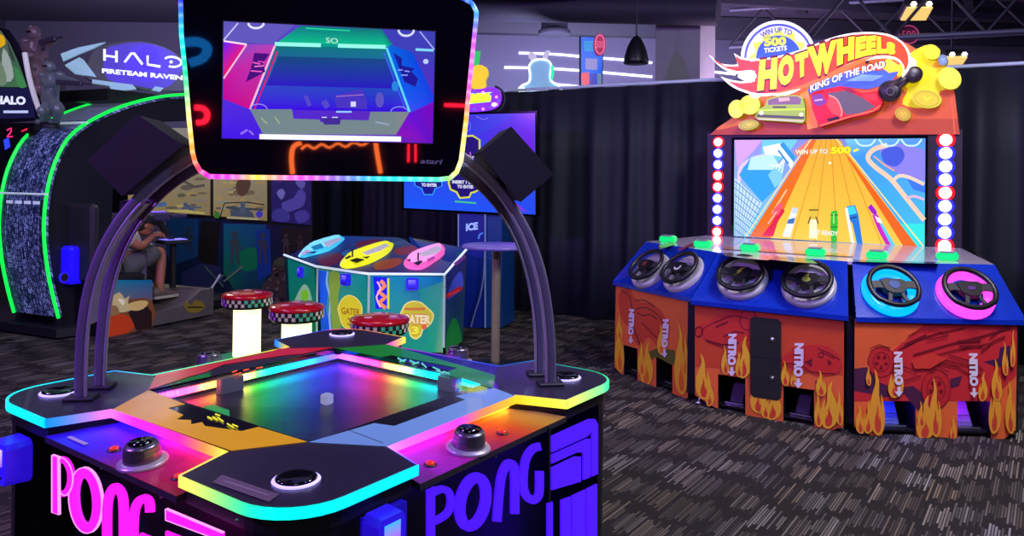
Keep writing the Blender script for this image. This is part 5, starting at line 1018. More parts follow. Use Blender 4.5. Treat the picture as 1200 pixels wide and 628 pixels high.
# stools
def stool(x, y, z, hubz, label):
    p = atz(x, y, z); p.z = 0; r = thing('lit_stool', label, 'stool', p, 'stools with glowing posts around the children game')
    mb = MB(); mb.box(p+UP*.012, (.5, .36, .024), E_, N_, bev=.01); mb.build('floor_plate', mat('teal_floor_plate', (0, 140, 100), .4, emit=.12), r)
    mb = MB(); mb.box(p+UP*.235, (.17, .17, .43), E_, N_, bev=.012); mb.build('glowing_post', mat('warm_white_glow_post', (255, 250, 190), emit=1.9, ecol=(255, 250, 175)), r)
    zt = z-.11; mb = MB(); n = 24; R0 = .2
    mb.lathe(p+UP*(zt+.005), UP, [(R0-.02, -.02), (R0, 0), (R0+.004, .03), (R0, .066)], n, X=E_)
    mb.build('seat_band', mat('seat_band_base', (30, 26, 40), .4), r)
    mb = MB()
    for k in range(n*2):
        for j in range(2):
            if (k+j) % 2 == 0: continue
            c = ((150, 140, 130), (110, 50, 150), (130, 115, 110), (50, 120, 90))[(k//6) % 4]
            t0, t1 = 2*math.pi*k/(n*2), 2*math.pi*(k+1)/(n*2); z0, z1 = zt+.008+.03*j, zt+.036+.03*j; rr = R0+.006
            mb.poly([p+E_*rr*math.cos(t0)+N_*rr*math.sin(t0)+UP*z0, p+E_*rr*math.cos(t1)+N_*rr*math.sin(t1)+UP*z0, p+E_*rr*math.cos(t1)+N_*rr*math.sin(t1)+UP*z1, p+E_*rr*math.cos(t0)+N_*rr*math.sin(t0)+UP*z1], c)
    mb.build('chequer_pattern', M_lit, r)
    mb = MB(); mb.lathe(p+UP*(zt+.07), UP, [(R0+.004, 0), (R0+.01, .012), (R0, .028), (.15, .04), (.001, .046)], 28); cu_ = mb.build('seat_cushion', mat('red_glossy_vinyl', (170, 10, 28), .25, coat=.4, emit=.08, ecol=(200, 0, 20)), r)
    mb = MB()
    for a in (20, 140, 260): mb.lathe(p+UP*(zt+.106)+E_*.1*math.cos(math.radians(a))+N_*.1*math.sin(math.radians(a)), UP, [(.035, 0), (.03, .008), (.001, .01)], 12)
    mb.build('seat_spots', mat('pink_spots', (225, 150, 160), .3), cu_)
stool(290, 342, .57, 0, 'lit stool with red seat farthest left, standing free on the carpet')
stool(348, 356, .57, 0, 'middle lit stool with red seat, half hidden by the table game')
stool(445, 370, .57, 0, 'lit stool with red seat in front of the green GATER 3 panel')
# high round table
p = atz(582, 288, 1.0); p = Vector((p.x, p.y, 0))
r = thing('high_round_table', 'tall round bar table with purple-lit top and pale steel post', 'table', p)
mb = MB(); mb.lathe(p+UP*.98, UP, [(.27, 0), (.285, .008), (.285, .022), (.275, .03), (.001, .03)], 36); mb.build('table_top', mat('glossy_table_top', (120, 110, 160), .3, emit=.1, ecol=(90, 40, 255)), r)  # purple light falling on the top put in as emission
mb = MB(); mb.lathe(p, UP, [(.036, .02), (.036, .98)], 16); mb.build('post', mat('warm_steel_post', (140, 130, 105), .4, .3), r)
mb = MB(); mb.lathe(p+UP*.965, UP, [(.1, 0), (.1, .014)], 16); mb.build('mounting_plate', M_dark, r)
mb = MB(); mb.lathe(p, UP, [(.26, 0), (.25, .014), (.05, .03), (.04, .05)], 28); mb.build('foot_plate', M_dark, r)
# big screen kiosk
KF = Frame(Vector((-.45, 7.98, 0)), Vector((1.31, -.42, 0)))
b_ = KF.px(562, 300); kk = thing('screen_kiosk', 'large blue tournament screen on a tall blue cabinet behind the bar table', 'arcade game', (b_.x, b_.y, 0))
sq = [(471, 133), (629.5, 130), (630, 254), (471, 246)]
slab(KF, sq, -.1, 0, 'screen_frame', M_gblack, kk)
A = Art(KF, .002)
A.poly(offs(sq, -2.5), (50, 40, 240), cols=[(60, 30, 225), (62, 70, 230), (30, 80, 250), (20, 90, 255)])
A.poly([(560, 160), (600, 133), (626, 133), (626, 200)], (80, 40, 230), cols=[(60, 50, 235), (70, 60, 235), (90, 40, 220), (120, 10, 230)])
A.poly([(590, 245), (575, 215), (600, 235), (622, 250)], (150, 20, 230), cols=[(40, 80, 250), (150, 20, 240), (180, 30, 220), (60, 70, 240)])
badge = [(527, 161), (554, 159), (562, 164), (562, 222), (556, 225), (552, 226), (550, 231), (539, 232), (535, 225), (528, 222), (526, 215)]
A.poly(badge, (30, 10, 120)); A.line(badge, 2.2, (225, 225, 60), closed=True)
b2 = [(484, 168), (516, 166), (518, 218), (510, 221), (507, 228), (497, 228), (494, 221), (486, 217)]; A.poly(b2, (20, 20, 150)); A.line(b2, 1.5, (50, 160, 255), closed=True)
A.text('10', ((532, 190), (547, 190), (547, 198), (532, 198)), (90, 190, 255), bold=.04); A.text('JUMPER', ((533, 201.5), (556, 202), (556, 206.5), (533, 206)), (240, 240, 255), bold=.05); A.text('INSERT 1 COIN', ((530, 211), (560, 212), (560, 216), (530, 215)), (235, 235, 255), bold=.05); A.text('TO ENTER', ((536, 216.5), (555, 217), (555, 221), (536, 220.5)), (225, 225, 255), bold=.05); A.text('TO ENTER', ((494, 214.5), (512, 215), (512, 219), (494, 218.5)), (235, 235, 255), bold=.05)
A.line([(533, 236), (558, 238)], 2, (70, 200, 140)); A.poly([(546, 184), (556, 183), (551, 190)], (230, 220, 255)); A.line([(551, 178), (552, 186)], 1.3, (220, 90, 190)); A.line(sm([(558, 136), (566, 140), (572, 138)], 3), 1, (120, 120, 255)); A.line(ell(549, 148, 2.5, 5), 1.2, (90, 110, 255), closed=True)
A.build('screen', mat('kiosk_screen_picture', attr='emit', emit=.95, rough=.15, vary=.04), kk)
slab(KF, [(537, 250), (568.5, 251), (569, 384), (537, 384)], -.45, -.02, 'cabinet', mat('blue_laminate', (14, 40, 140), .4, emit=.05), kk)
slab(KF, [(569, 251), (588, 252), (588, 384), (569, 384)], -.45, -.03, 'cabinet_side', mat('blue_black_laminate', (10, 60, 125), .4, emit=.04), kk)
A = Art(KF, -.018); A.text('ICE', ((546, 262), (560, 260), (560, 269), (546, 271)), (140, 165, 225), bold=.06); A.line(sm([(561, 280), (562, 275), (566, 273)], 3), 1.8, (60, 120, 200)); A.build('maker_lettering', M_lit, kk)
for x0, x1 in ((537.2, 537.2), (568.5, 568.5)):
    mb = MB(); mb.tube([KF.px(x0, 251, 0), KF.px(x1, 384, 0)], .009, n=6); mb.build('pale_edge_trim', mat('pale_blue_trim', (120, 140, 200), emit=.15), kk)
mb = MB(); mb.tube([KF.px(x, y, .05) for x, y in sm([(568, 292), (567, 320), (563, 345), (556, 368), (552, 383)], 3)], .008, n=6); mb.build('hanging_cable', mat('grey_cable', (130, 140, 190), .5), kk)
# topper sign above the kiosk
TF2 = Frame(KF.px(575, 120, -.3), (1, -.1, 0)); b_ = TF2.px(575, 133)
r = thing('bubble_game_sign', 'purple and yellow POW sign with a yellow figure, peeking out right of the overhead screen', 'sign', (b_.x, b_.y, b_.z))
sg = sm([(536, 112), (550, 106), (574, 102), (584, 105), (588, 114), (584, 125), (570, 130), (545, 131), (534, 124)], 3, True)
slab(TF2, sg, -.05, .02, 'sign_board', mat('purple_board', (60, 20, 120), .4, emit=.2), r)
A = Art(TF2, .021); A.poly(sg, (95, 20, 190)); A.poly([(538, 112), (576, 108), (575, 119), (538, 123)], (150, 225, 10)); A.text('POW', ((552, 110), (574, 108.5), (574, 118), (552, 120)), (235, 235, 20), bold=.05, out=(120, 170, 10))
for k in range(14):
    t = 2*math.pi*k/14; A.poly(ell(561+23*math.cos(t), 118+10*math.sin(t), 1.8, 1.8, 8), (235, 120, 255) if k % 2 else (70, 60, 250))
A.poly(ell(579, 122.5, 3, 2.5), (255, 190, 250)); A.build('sign_face', mat('pow_print', attr=True, emit=2.0), r)
fy = sm([(552, 103), (553, 90), (550, 82), (560, 76), (570, 79), (572, 87), (569, 94), (568, 103)], 3, True)
slab(TF2, fy, -.03, .04, 'yellow_figure', mat('yellow_lit_panel', (235, 190, 0), emit=.7), r); slab(TF2, [(554, 60), (563, 60), (560, 78), (556, 78)], -.02, .03, 'green_strip', mat('green_lit_strip', (20, 190, 80), emit=.6), r)
mb = MB(); mb.tube([TF2.px(x, y, 0) for x, y in sm([(580, 101), (588, 106), (592, 116), (588, 127), (582, 131)], 3)], .012, n=6); mb.build('rim_tube', M_dark, r)
mb = MB(); mb.box(TF2.px(555, 133, -.02), (.08, .06, .1)); mb.build('mounting_bracket', M_dark, r)
# ================================================================ SHOOTER RIDE (left)
HX = Vector((.41, .91, 0)).normalized(); HS = Frame(Vector((-3.82, 7.32, 0)), HX)          # side plane, N looks right/towards the camera
hs = HS.N
ride = thing('shooter_arcade_ride', 'huge black walk-in shooter arcade machine with green-lit arch and HALO sign', 'arcade game', HS.P(1.0, 0, -.6))
WR, WL = -.37, -1.02
prof = [(70, 372), (63, 345), (57, 315), (53.5, 285), (53, 258), (56, 228), (63, 198), (76, 170), (90, 154), (108, 142), (130, 131), (155, 122), (185, 115), (215, 112), (250, 112)]
Pr = [HS.px(x, y, WR) for x, y in sm(prof, 3)]
uv = [HS.loc(p)[:2] for p in Pr]
def RP(i, w, inn=0.0):
    a = Vector(uv[max(i-1, 0)]); b = Vector(uv[min(i+1, len(uv)-1)]); t = (b-a).normalized(); n_ = Vector((t.y, -t.x)); u, v = uv[i]
    return HS.P(u+n_.x*inn, v+n_.y*inn, w)
n = len(uv); k_up = 29
mb = MB()
for s0, s1 in ((0, n-1),):
    P = []
    for i in range(n): P += [RP(i, WR), RP(i, WL), RP(i, WL, .03), RP(i, WR, .03)]
    mb.add(P, [[i*4+k, i*4+(k+1) % 4, (i+1)*4+(k+1) % 4, (i+1)*4+k] for i in range(n-1) for k in range(4)]+[[0, 1, 2, 3], [(n-1)*4+k for k in (3, 2, 1, 0)]], smooth=False)
def tyre():
    m = bpy.data.materials.new('circuit_pattern_band'); m.use_nodes = True; N = Nodes(m); b = N.n['Principled BSDF']
    X, Y, Z = N.xyz(math.atan2(.41, .91)); al = N.m('ADD', Z, N.m('MULTIPLY', Y, .6))      # X runs across the band
    cx = N.m('FLOOR', N.m('DIVIDE', X, .022)); ay = N.m('ADD', N.m('DIVIDE', al, .05), N.m('MULTIPLY', N.rnd(cx, 2.0), 4.0)); cy_ = N.m('FLOOR', ay)
    v = N.rnd(cx, cy_, 1.0); big = N.rnd(N.m('FLOOR', N.m('DIVIDE', X, .066)), N.m('FLOOR', N.m('DIVIDE', al, .16)), 4.0)
    ln = N.m('LESS_THAN', N.m('FRACT', N.m('DIVIDE', X, .022)), .6); gp_ = N.m('GREATER_THAN', N.m('FRACT', ay), .2)
    f = N.m('MULTIPLY', N.m('MULTIPLY', v, N.m('ADD', .35, big)), N.m('MULTIPLY', ln, gp_))
    c = N.mix(f, lin((14, 20, 56)), lin((140, 156, 225))); N.L.new(c, b.inputs['Base Color']); N.L.new(c, b.inputs['Emission Color']); b.inputs['Emission Strength'].default_value = .42; b.inputs['Roughness'].default_value = .4; return m
mb.build('arch_band', tyre(), ride)
for w, nm, hi in ((WR, 'right', n), (WL, 'left', n)):
    mb = MB(); mb.tube([RP(i, w+(.0 if w == WR else .0), -.012) for i in range(0, hi)], .016, n=6, cols=[(10, 230, 70)]*hi); mb.build('green_edge_light', M_led(1.5), ride)
# cross trim and silver cover over the shoulder
i0 = 27
mb = MB(); mb.tube([RP(i0-1, WR+.02, -.02), RP(i0-1, WL-.02, -.02)], .012, n=6); mb.build('cross_trim', mat('white_trim', (200, 220, 230), emit=.4), ride)
mb = MB(); mb.tube([RP(15, WR+.02, -.02), RP(15, WL-.02, -.02)], .01, n=6); mb.build('cross_trim', mat('white_trim', (200, 220, 230), emit=.4), ride)
A = MB()
P = []
for i in range(i0, n): P += [RP(i, WR-.03, -.014), RP(i, WL+.03, -.014)]
A.add(P, [[2*i, 2*i+1, 2*i+3, 2*i+2] for i in range(n-i0-1)], smooth=True); sl = A.build('silver_cover', mat('silver_blue_cover', (130, 140, 175), .35, .2, emit=.16), ride)  # slight emission stands in for light on the silver surface
mb = MB(); P = [RP(14, w, -.014) for w in (WR-.08, WR-.3, WR-.55)]
for a in range(4): mb.box(RP(14, WR-.12-.13*a, -.016), (.09, .004, .03), hs, HX)
mb.build('lettering_dashes', mat('white_dashes', (200, 215, 240), emit=.4), ride)
# inner side wall of the ring and machine interior
wallp = [uv[i] for i in range(0, n)]
mb = MB(); q = [(uv[0][0]+.0, .05)]+wallp+[(uv[-1][0], 2.2), (.7, 2.1), (.35, 1.6), (.3, .05)]
a = [HS.P(u, v, WR-.04) for u, v in q]; mb.prism(a, [p-hs*.05 for p in a]); mb.build('arch_cheek', mat('dark_cheek', (20, 20, 32), .45), ride)
a = [HS.P(u, v, WL+.06) for u, v in q]; mb = MB(); mb.prism(a, [p-hs*.05 for p in a]); mb.build('arch_cheek', mat('dark_cheek', (20, 20, 32), .45), ride)
b0 = [(-.32, -1.2), (-.32, -.3), (-.1, -.22), (.2, -.3), (2.4, -.3), (2.4, -2.6), (-.1, -2.6)]
mb = MB(); mb.prism([HS.P(u, .1, w) for u, w in b0], [HS.P(u, .02, w) for u, w in b0]); mb.build('floor_base', mat('base_dark', (26, 24, 34), .5), ride)
mb = MB(); mb.prism([HS.P(u, 2.42, w) for u, w in [(.3, -.45), (2.3, -.45), (2.3, -2.6), (.3, -2.6)]], [HS.P(u, 2.3, w) for u, w in [(.3, -.45), (2.3, -.45), (2.3, -2.6), (.3, -2.6)]]); mb.build('canopy', M_black, ride)
# bench with printed side
BZ = HS.loc(HS.px(178, 328))[1]; bu1 = HS.loc(HS.px(178, 384))[0]; bu0 = HS.loc(HS.px(122, 394))[0]
mb = MB(); mb.prism([HS.P(u, BZ, w) for u, w in ((bu0, -.012), (bu1, -.012), (bu1, -1.1), (bu0, -1.1))], [HS.P(u, .02, w) for u, w in ((bu0, -.012), (bu1, -.012), (bu1, -1.1), (bu0, -1.1))]); mb.build('bench', M_black, ride)
A = Art(HS, .0)
A.poly([(122, 328), (178.5, 328), (178.5, 384), (122, 396)], (0, 110, 150), cols=[(0, 120, 150), (0, 100, 150), (150, 60, 20), (170, 40, 20)])
A.poly(sm([(122, 352), (135, 346), (142, 352), (158, 350), (178, 352), (178, 384), (122, 396)], 2), (120, 70, 40)); A.poly([(122, 372), (135, 366), (150, 370), (160, 380), (150, 390), (122, 396)], (195, 60, 25)); A.poly([(150, 364), (172, 358), (178, 366), (178, 384), (160, 388)], (40, 20, 25))
for q, c in (([(128, 352), (140, 342), (146, 350), (152, 346), (150, 356), (160, 360), (146, 366), (134, 364)], (205, 185, 130)), ([(150, 356), (166, 352), (174, 354), (168, 362), (156, 364)], (215, 180, 110)), ([(126, 360), (136, 358), (140, 368), (128, 370)], (150, 110, 70)), ([(138, 350), (146, 352), (144, 358)], (245, 235, 200))): A.poly(sm(q, 2, True), c)
A.build('bench_side_artwork', M_dimlit, ride)
mb = MB(); mb.box(HS.P((bu0+bu1)/2-.02, BZ+.035, -.5), ((bu1-bu0)*.95, .9, .07), HX, hs, bev=.02); mb.build('seat_cushion', M_rub, ride)
mb = MB(); mb.box(HS.P(bu0-.02, BZ+.4, -.55), (.09, .9, .75), HX, hs, bev=.03); mb.build('seat_back', mat('seat_back_vinyl', (40, 34, 46), .5), ride)
# foot platform (pale, tread plate) with yellow print
pu1 = HS.loc(HS.px(250, 367))[0]
pz0 = HS.loc(HS.px(180, 366))[1]; pz1 = HS.loc(HS.px(250, 338))[1]
q = [(bu1+.005, .02), (bu1+.005, max(.12, pz0)), (bu1+(pu1-bu1)*.45, max(.14, pz0*1.05)), (bu1+(pu1-bu1)*.78, pz1), (pu1, pz1), (pu1, .02)]
mb = MB(); mb.prism([HS.P(u, v, 0) for u, v in q], [HS.P(u, v, -1.15) for u, v in q]); mb.build('foot_platform', mat('worn_pale_tread_plate', (96, 88, 88), .6, scale=30, vary=.35), ride)
A = Art(HS, .003); A.poly(sm([(218, 352), (224, 358), (228, 352), (236, 353), (240, 360), (232, 366), (222, 366), (216, 360)], 2, True), (150, 130, 45)); A.line([(220, 360), (238, 360)], 1.6, (30, 30, 20)); A.build('platform_print', M_print, ride)
mb = MB(); mb.tube([HS.px(248, 338, .01), HS.px(258, 322, .01)], .012, n=6); mb.build('grab_bar', M_silver, ride)
# screens
SW = Frame(Vector((-2.9, 9.2, 0)), Vector((.91, -.41, 0)))
bt = [(140, 246.5), (195, 250.5), (247, 254), (314, 260.5), (366, 266)]
zt = 2.05
def sq_(xa, xb, ya=None, yb=None):
    a = SW.px(xa, 0, 0); 
    return a
def yline(x): 
    for (x0, y0), (x1, y1) in zip(bt, bt[1:]):
        if x <= x1: return y0+(y1-y0)*(x-x0)/(x1-x0)
    return bt[-1][1]
slab(SW, [(120, 150), (367, 150), (367, 268), (120, 248)], -.2, -.004, 'screen_wall', M_black, ride)
for xa, xb in ((150, 246.5), (250, 313)):
    A = Art(SW, .004); ya, yb = yline(xa)-1.5, yline(xb)-1.5
    A.poly([(xa, 150), (xb, 150), (xb, yb), (xa, ya)], (165, 145, 110), cols=[(170, 165, 160), (165, 155, 150), (150, 130, 85), (165, 140, 90)])
    random.seed(int(xa))
    for k in range(46):
        x = random.uniform(xa+5, xb-5); y = random.uniform(180, yline(x)-5); rx = random.uniform(3, 11); ry = random.uniform(1, 3.4); c = random.choice([(120, 104, 80), (190, 165, 110), (140, 130, 125), (105, 95, 85), (175, 150, 95), (150, 150, 130)])
        rx = min(rx, x-xa-1, xb-x-1); A.poly(ell(x, y, rx, ry, 8), c)
    if xa < 200:
        A.poly(sm([(183, 214), (191, 210), (199, 214), (190, 220)], 2, True), (105, 110, 165)); A.line([(215, 212), (228, 219), (240, 217)], 3, (90, 84, 80)); A.line([(216, 238), (222, 244), (228, 248)], 4, (70, 90, 130)); A.line([(212, 244), (236, 243)], 2, (80, 95, 130)); A.line([(170, 242), (195, 239)], 5, (80, 110, 170)); A.poly([(196, 246), (220, 246), (240, 249), (240, 251), (196, 248)], (205, 185, 110))
    else:
        A.poly(sm([(276, 220), (280, 210), (288, 207), (294, 214), (290, 226), (282, 230)], 2, True), (90, 62, 52)); A.line([(258, 254), (263, 238), (290, 237), (310, 240)], 1.6, (45, 45, 55)); A.line([(265, 243), (308, 246)], 2.4, (60, 66, 80)); A.poly([(270, 247), (280, 243), (286, 243), (296, 249), (298, 255), (270, 253)], (70, 82, 104)); A.poly([(282, 236), (287, 236), (288, 250), (281, 250)], (80, 92, 116)); A.poly([(251, 246), (258, 250), (256, 256), (251, 255)], (60, 120, 50)); A.poly(ell(304, 251, 4, 4), (70, 60, 200)); A.poly([(266, 254), (302, 256), (304, 258), (266, 256)], (190, 180, 150))
    A.build('game_screen', mat('desert_screen', attr='emit', emit=.62, rough=.2, vary=.04), ride, 'glowing screen with a desert battle scene')
A = Art(SW, .004); A.poly([(318, 150), (365, 150), (365, 264), (318, 259.5)], (38, 28, 92)); random.seed(5)
for q, c in (([(324, 226), (330, 221), (334, 226), (330, 234)], (110, 110, 170)), ([(330, 238), (344, 232), (350, 222), (358, 226), (356, 240), (346, 246), (334, 248)], (80, 72, 150)), ([(346, 214), (352, 208), (358, 214), (354, 222)], (96, 90, 160)), ([(320, 248), (330, 244), (340, 252), (336, 260), (320, 258)], (60, 56, 130)), ([(345, 250), (358, 246), (363, 256), (350, 262)], (70, 60, 140)), ([(322, 206), (334, 204), (332, 212), (324, 214)], (52, 44, 110))): A.poly(sm(q, 2, True), c)
A.build('side_poster', M_dimlit, ride)
# artwork below the screens
A = Art(SW, .002)
def below(x): return yline(x)+1.5
A.poly([(195, below(195)), (366, below(366)), (366, 362), (195, 346)], (10, 30, 50), cols=[(6, 22, 60), (18, 14, 46), (10, 20, 30), (6, 16, 34)])
A.poly([(196, 254), (232, 257), (232, 300), (205, 310), (196, 300)], (10, 44, 84)); A.poly([(262, 262), (312, 263), (312, 340), (280, 348), (262, 320)], (8, 62, 84), cols=[(10, 70, 100), (12, 50, 100), (10, 40, 60), (6, 50, 50), (8, 80, 60)]); A.poly(sm([(282, 295), (300, 290), (306, 310), (290, 318), (276, 310)], 2, True), (6, 90, 60)); A.poly([(300, 270), (316, 268), (318, 320), (302, 330)], (12, 40, 110)); A.poly([(236, 258), (258, 260), (254, 310), (240, 318), (232, 300)], (14, 12, 14))
A.poly([(212, 320), (235, 308), (258, 312), (262, 330), (236, 340), (214, 336)], (24, 28, 66)); A.poly([(330, 266), (366, 268), (366, 300), (330, 296)], (26, 18, 22))
def trooper(x, y, s_, c):
    A.poly(ell(x, y, 2.6*s_, 3.2*s_, 10), c); A.poly([(x-4*s_, y+4*s_), (x+4*s_, y+4*s_), (x+3*s_, y+13*s_), (x-3*s_, y+13*s_)], c); A.line([(x-2*s_, y+13*s_), (x-3*s_, y+26*s_)], 2.4*s_, c); A.line([(x+2*s_, y+13*s_), (x+3.5*s_, y+26*s_)], 2.4*s_, c); A.line([(x-6*s_, y+6*s_), (x+7*s_, y+12*s_)], 1.6*s_, c)
trooper(275, 275, 1.35, (44, 52, 58)); trooper(308, 276, 1.25, (42, 44, 66)); trooper(221, 268, 1.0, (28, 38, 56)); trooper(335, 276, .9, (50, 42, 48)); trooper(352, 278, .9, (46, 34, 36)); A.line([(240, 312), (262, 336)], 2, (50, 70, 70)); A.line([(262, 330), (284, 312)], 2, (80, 90, 80)); A.line([(245, 338), (262, 322)], 2, (60, 76, 90))
A.build('lower_artwork', M_dimlit, ride)
slab(SW, [(195, 252), (366, 267), (366, 362), (195, 346)], -.2, 0, 'lower_panel', M_black, ride)
# gun turrets and consoles
def turret(x, y, w, cx, cy, label, glow=(110, 70, 255)):
    g = HS.px(x, y, w); t = (HX*.95+hs*.3).normalized(); s_ = UP.cross(t)
    mb = MB(); mb.box(g, (.26, .13, .1), t, s_, bev=.02); mb.tube([g+t*.1, g+t*.32], .026, n=10); mb.tube([g+t*.1+s_*.05, g+t*.3+s_*.05], .02, n=10)
    for k in (-1, 1): mb.tube([g-t*.12+s_*k*.07, g-t*.17+s_*k*.1-UP*.04, g-t*.13+s_*k*.1-UP*.12], .018, n=8)
    o = mb.build('mounted_gun', mat('gun_plastic', (60, 50, 90), .35), ride, label)
    mb = MB(); mb.box(g+UP*.055, (.16, .07, .01), t, s_, bev=.003); mb.build('gun_glow', mat('gun_glow', glow, emit=1.3), o)
    c = HS.px(cx, cy, w); mb = MB(); mb.box(c, (.3, .24, .045), t, s_, (UP-t*.2).normalized(), bev=.012); k_ = mb.build('console', M_dark, ride)
    mb = MB(); mb.box(c+UP*.024, (.24, .16, .008), t, s_, (UP-t*.2).normalized()); mb.build('console_glow', mat('console_glow', (120, 110, 255), emit=1.1), k_)
    mb = MB(); mb.tube([(g.x, g.y, g.z-.03), (c.x, c.y, c.z), (c.x, c.y, .1)], .035, n=10); mb.build('turret_post', M_dark, ride)
turret(184, 254, -.45, 203, 283, 'mounted gun lit purple beside the player'); turret(156, 262, -1.2, 163, 288, 'mounted gun behind the player', (70, 40, 255))
# blue-lit holster pad beside the arch
p0 = HS.px(84, 310, WR+.0); mb = MB(); mb.box(p0, (.16, .2, .36), HX, hs, bev=.03); o = mb.build('card_pad', mat('blue_lit_pad', (20, 16, 170), .3, emit=.8, ecol=(30, 10, 255)), ride, 'blue-lit pad with a round hole')
mb = MB(); c = HS.px(75, 325, WR+.105); mb.lathe(c, hs, [(.055, 0), (.055, .004), (.05, .008)], 16); mb.build('pad_ring', M_bluecase, o); mb = MB(); mb.lathe(c+hs*.009, hs, [(.035, 0), (.001, .001)], 16); mb.build('round_hole', M_rub, o)
mb = MB(); fr = Frame(p0, HX); mb.tube([HS.px(x, y, WR+.03) for x, y in sm([(96, 271), (99, 275), (96, 280), (101, 283), (100, 288)], 3)], .012, n=6); mb.build('orange_tube_mark', mat('orange_glow', (235, 110, 50), emit=.8), ride)
# HALO header sign
HB_ = Frame(HS.P(1.4, 2.4, -.65), (HX*.8+Vector((.91, -.41, 0))*.6))
hd = [(100, 90), (108, 62), (122, 53), (140, 49), (165, 48), (190, 54), (208, 64), (222, 76), (228, 92), (222, 106), (190, 106), (165, 104), (120, 96)]
slab(HB_, sm(hd, 2, True), -.12, 0, 'header_board', mat('header_dark', (34, 30, 44), .4), ride)
A = Art(HB_, .002); A.poly(sm(hd, 2, True), (44, 40, 58)); A.poly(sm([(122, 60), (140, 52), (165, 49.5), (190, 55), (206, 64), (214, 80), (200, 100), (180, 104), (150, 98), (125, 92)], 2, True), (62, 40, 170)); A.poly(ell(172, 74, 26, 22, 24), (66, 36, 215)); A.poly(ell(174, 68, 13, 14, 20), (60, 20, 245))
hw = (238, 244, 255)
A.line([(122.5, 57.5), (122.5, 71)], 3, hw); A.line([(136.5, 59.5), (136.5, 73)], 3, hw); A.line([(122.5, 65), (136.5, 67)], 2.4, hw); A.line([(146, 73), (154, 62.5), (157, 62.5), (167, 75.5)], 2.8, hw); A.line([(173, 65), (173, 75.5), (188, 78)], 2.8, hw); A.line(ell(202, 72.5, 10.5, 5.8, 20, -150, 110, 6), 2.4, hw); A.poly(ell(200.5, 72.5, 2, 1.8), hw)
A.text('FIRETEAM RAVEN', ((119.5, 80), (214, 88.5), (214, 94), (119.5, 85.5)), hw, bold=.04); A.build('header_face', mat('header_lit_face', attr=True, emit=1.0, rough=.3), ride, 'header sign reading HALO FIRETEAM RAVEN')
for q in ([(71, 63), (90, 56), (124, 49), (110, 56), (92, 63), (74, 71)], [(76, 76), (93, 67), (98, 70), (113, 90), (88, 86)], [(108, 93), (155, 99), (160, 104), (132, 107), (128, 100), (108, 97)], [(178, 105), (182, 101), (192, 103), (188, 107)]):
    slab(HB_, q, -.05, .05, 'wing_panel', mat('pale_blue_lit_wing', (150, 190, 215), .4, emit=.5), ride)
# second header at the far left with green artwork
HL = Frame(HS.P(-.1, 2.0, WL-.1), (hs*1.0+HX*.15))
g1_ = [(-30, 28), (2, 33), (14, 50), (24, 72), (34, 100), (40, 112), (43, 140), (4, 143), (-30, 143)]
slab(HL, g1_, -.08, 0, 'side_header', mat('side_header_edge', (24, 22, 40), .4), ride)
A = Art(HL, .002); A.poly([(-28, 32), (1, 36), (12, 52), (22, 74), (32, 102), (-28, 102)], (70, 95, 80), cols=[(60, 80, 70), (90, 100, 80), (80, 110, 80), (60, 100, 70), (70, 120, 70), (50, 70, 60)])
for q, c in (([(-6, 40), (4, 42), (6, 52), (-4, 56)], (220, 170, 20)), ([(4, 56), (12, 70), (16, 90), (8, 96), (2, 76)], (150, 165, 150)), ([(-4, 70), (4, 78), (8, 98), (-4, 98)], (105, 130, 100)), ([(16, 78), (24, 86), (30, 102), (22, 102)], (60, 130, 70)), ([(8, 48), (14, 60), (18, 74), (12, 66)], (50, 60, 60))): A.poly(sm(q, 2, True), c)
A.poly([(-28, 103), (33, 103), (38, 114), (41, 138), (-28, 140)], (24, 24, 60)); A.text('HALO', ((-6, 112), (30, 113), (30, 123), (-6, 122)), hw, bold=.05); A.line([(4, 131), (33, 131)], 3, (190, 205, 235)); A.build('side_header_face', M_lit, ride)
A = Art(HL, .06); A.line(sm([(8, 153), (13, 150), (12, 156), (8, 160), (15, 160)], 2), 1.6, (225, 40, 110)); A.build('neon_mark', M_lith, ride)
A = Art(HL, .06); A.line([(25, 154), (32, 151)], 2, (200, 30, 60)); A.build('neon_mark', M_lith, ride)
A = Art(HL, .06); A.poly([(4, 164), (10, 161), (12, 172), (6, 176)], (40, 60, 220)); A.build('neon_mark', M_lith, ride)
slab(HL, [(-30, 144), (40, 144), (44, 200), (-30, 240)], -.1, .055, 'side_shroud', M_black, ride)
for o_ in ((178, 90), ): pass
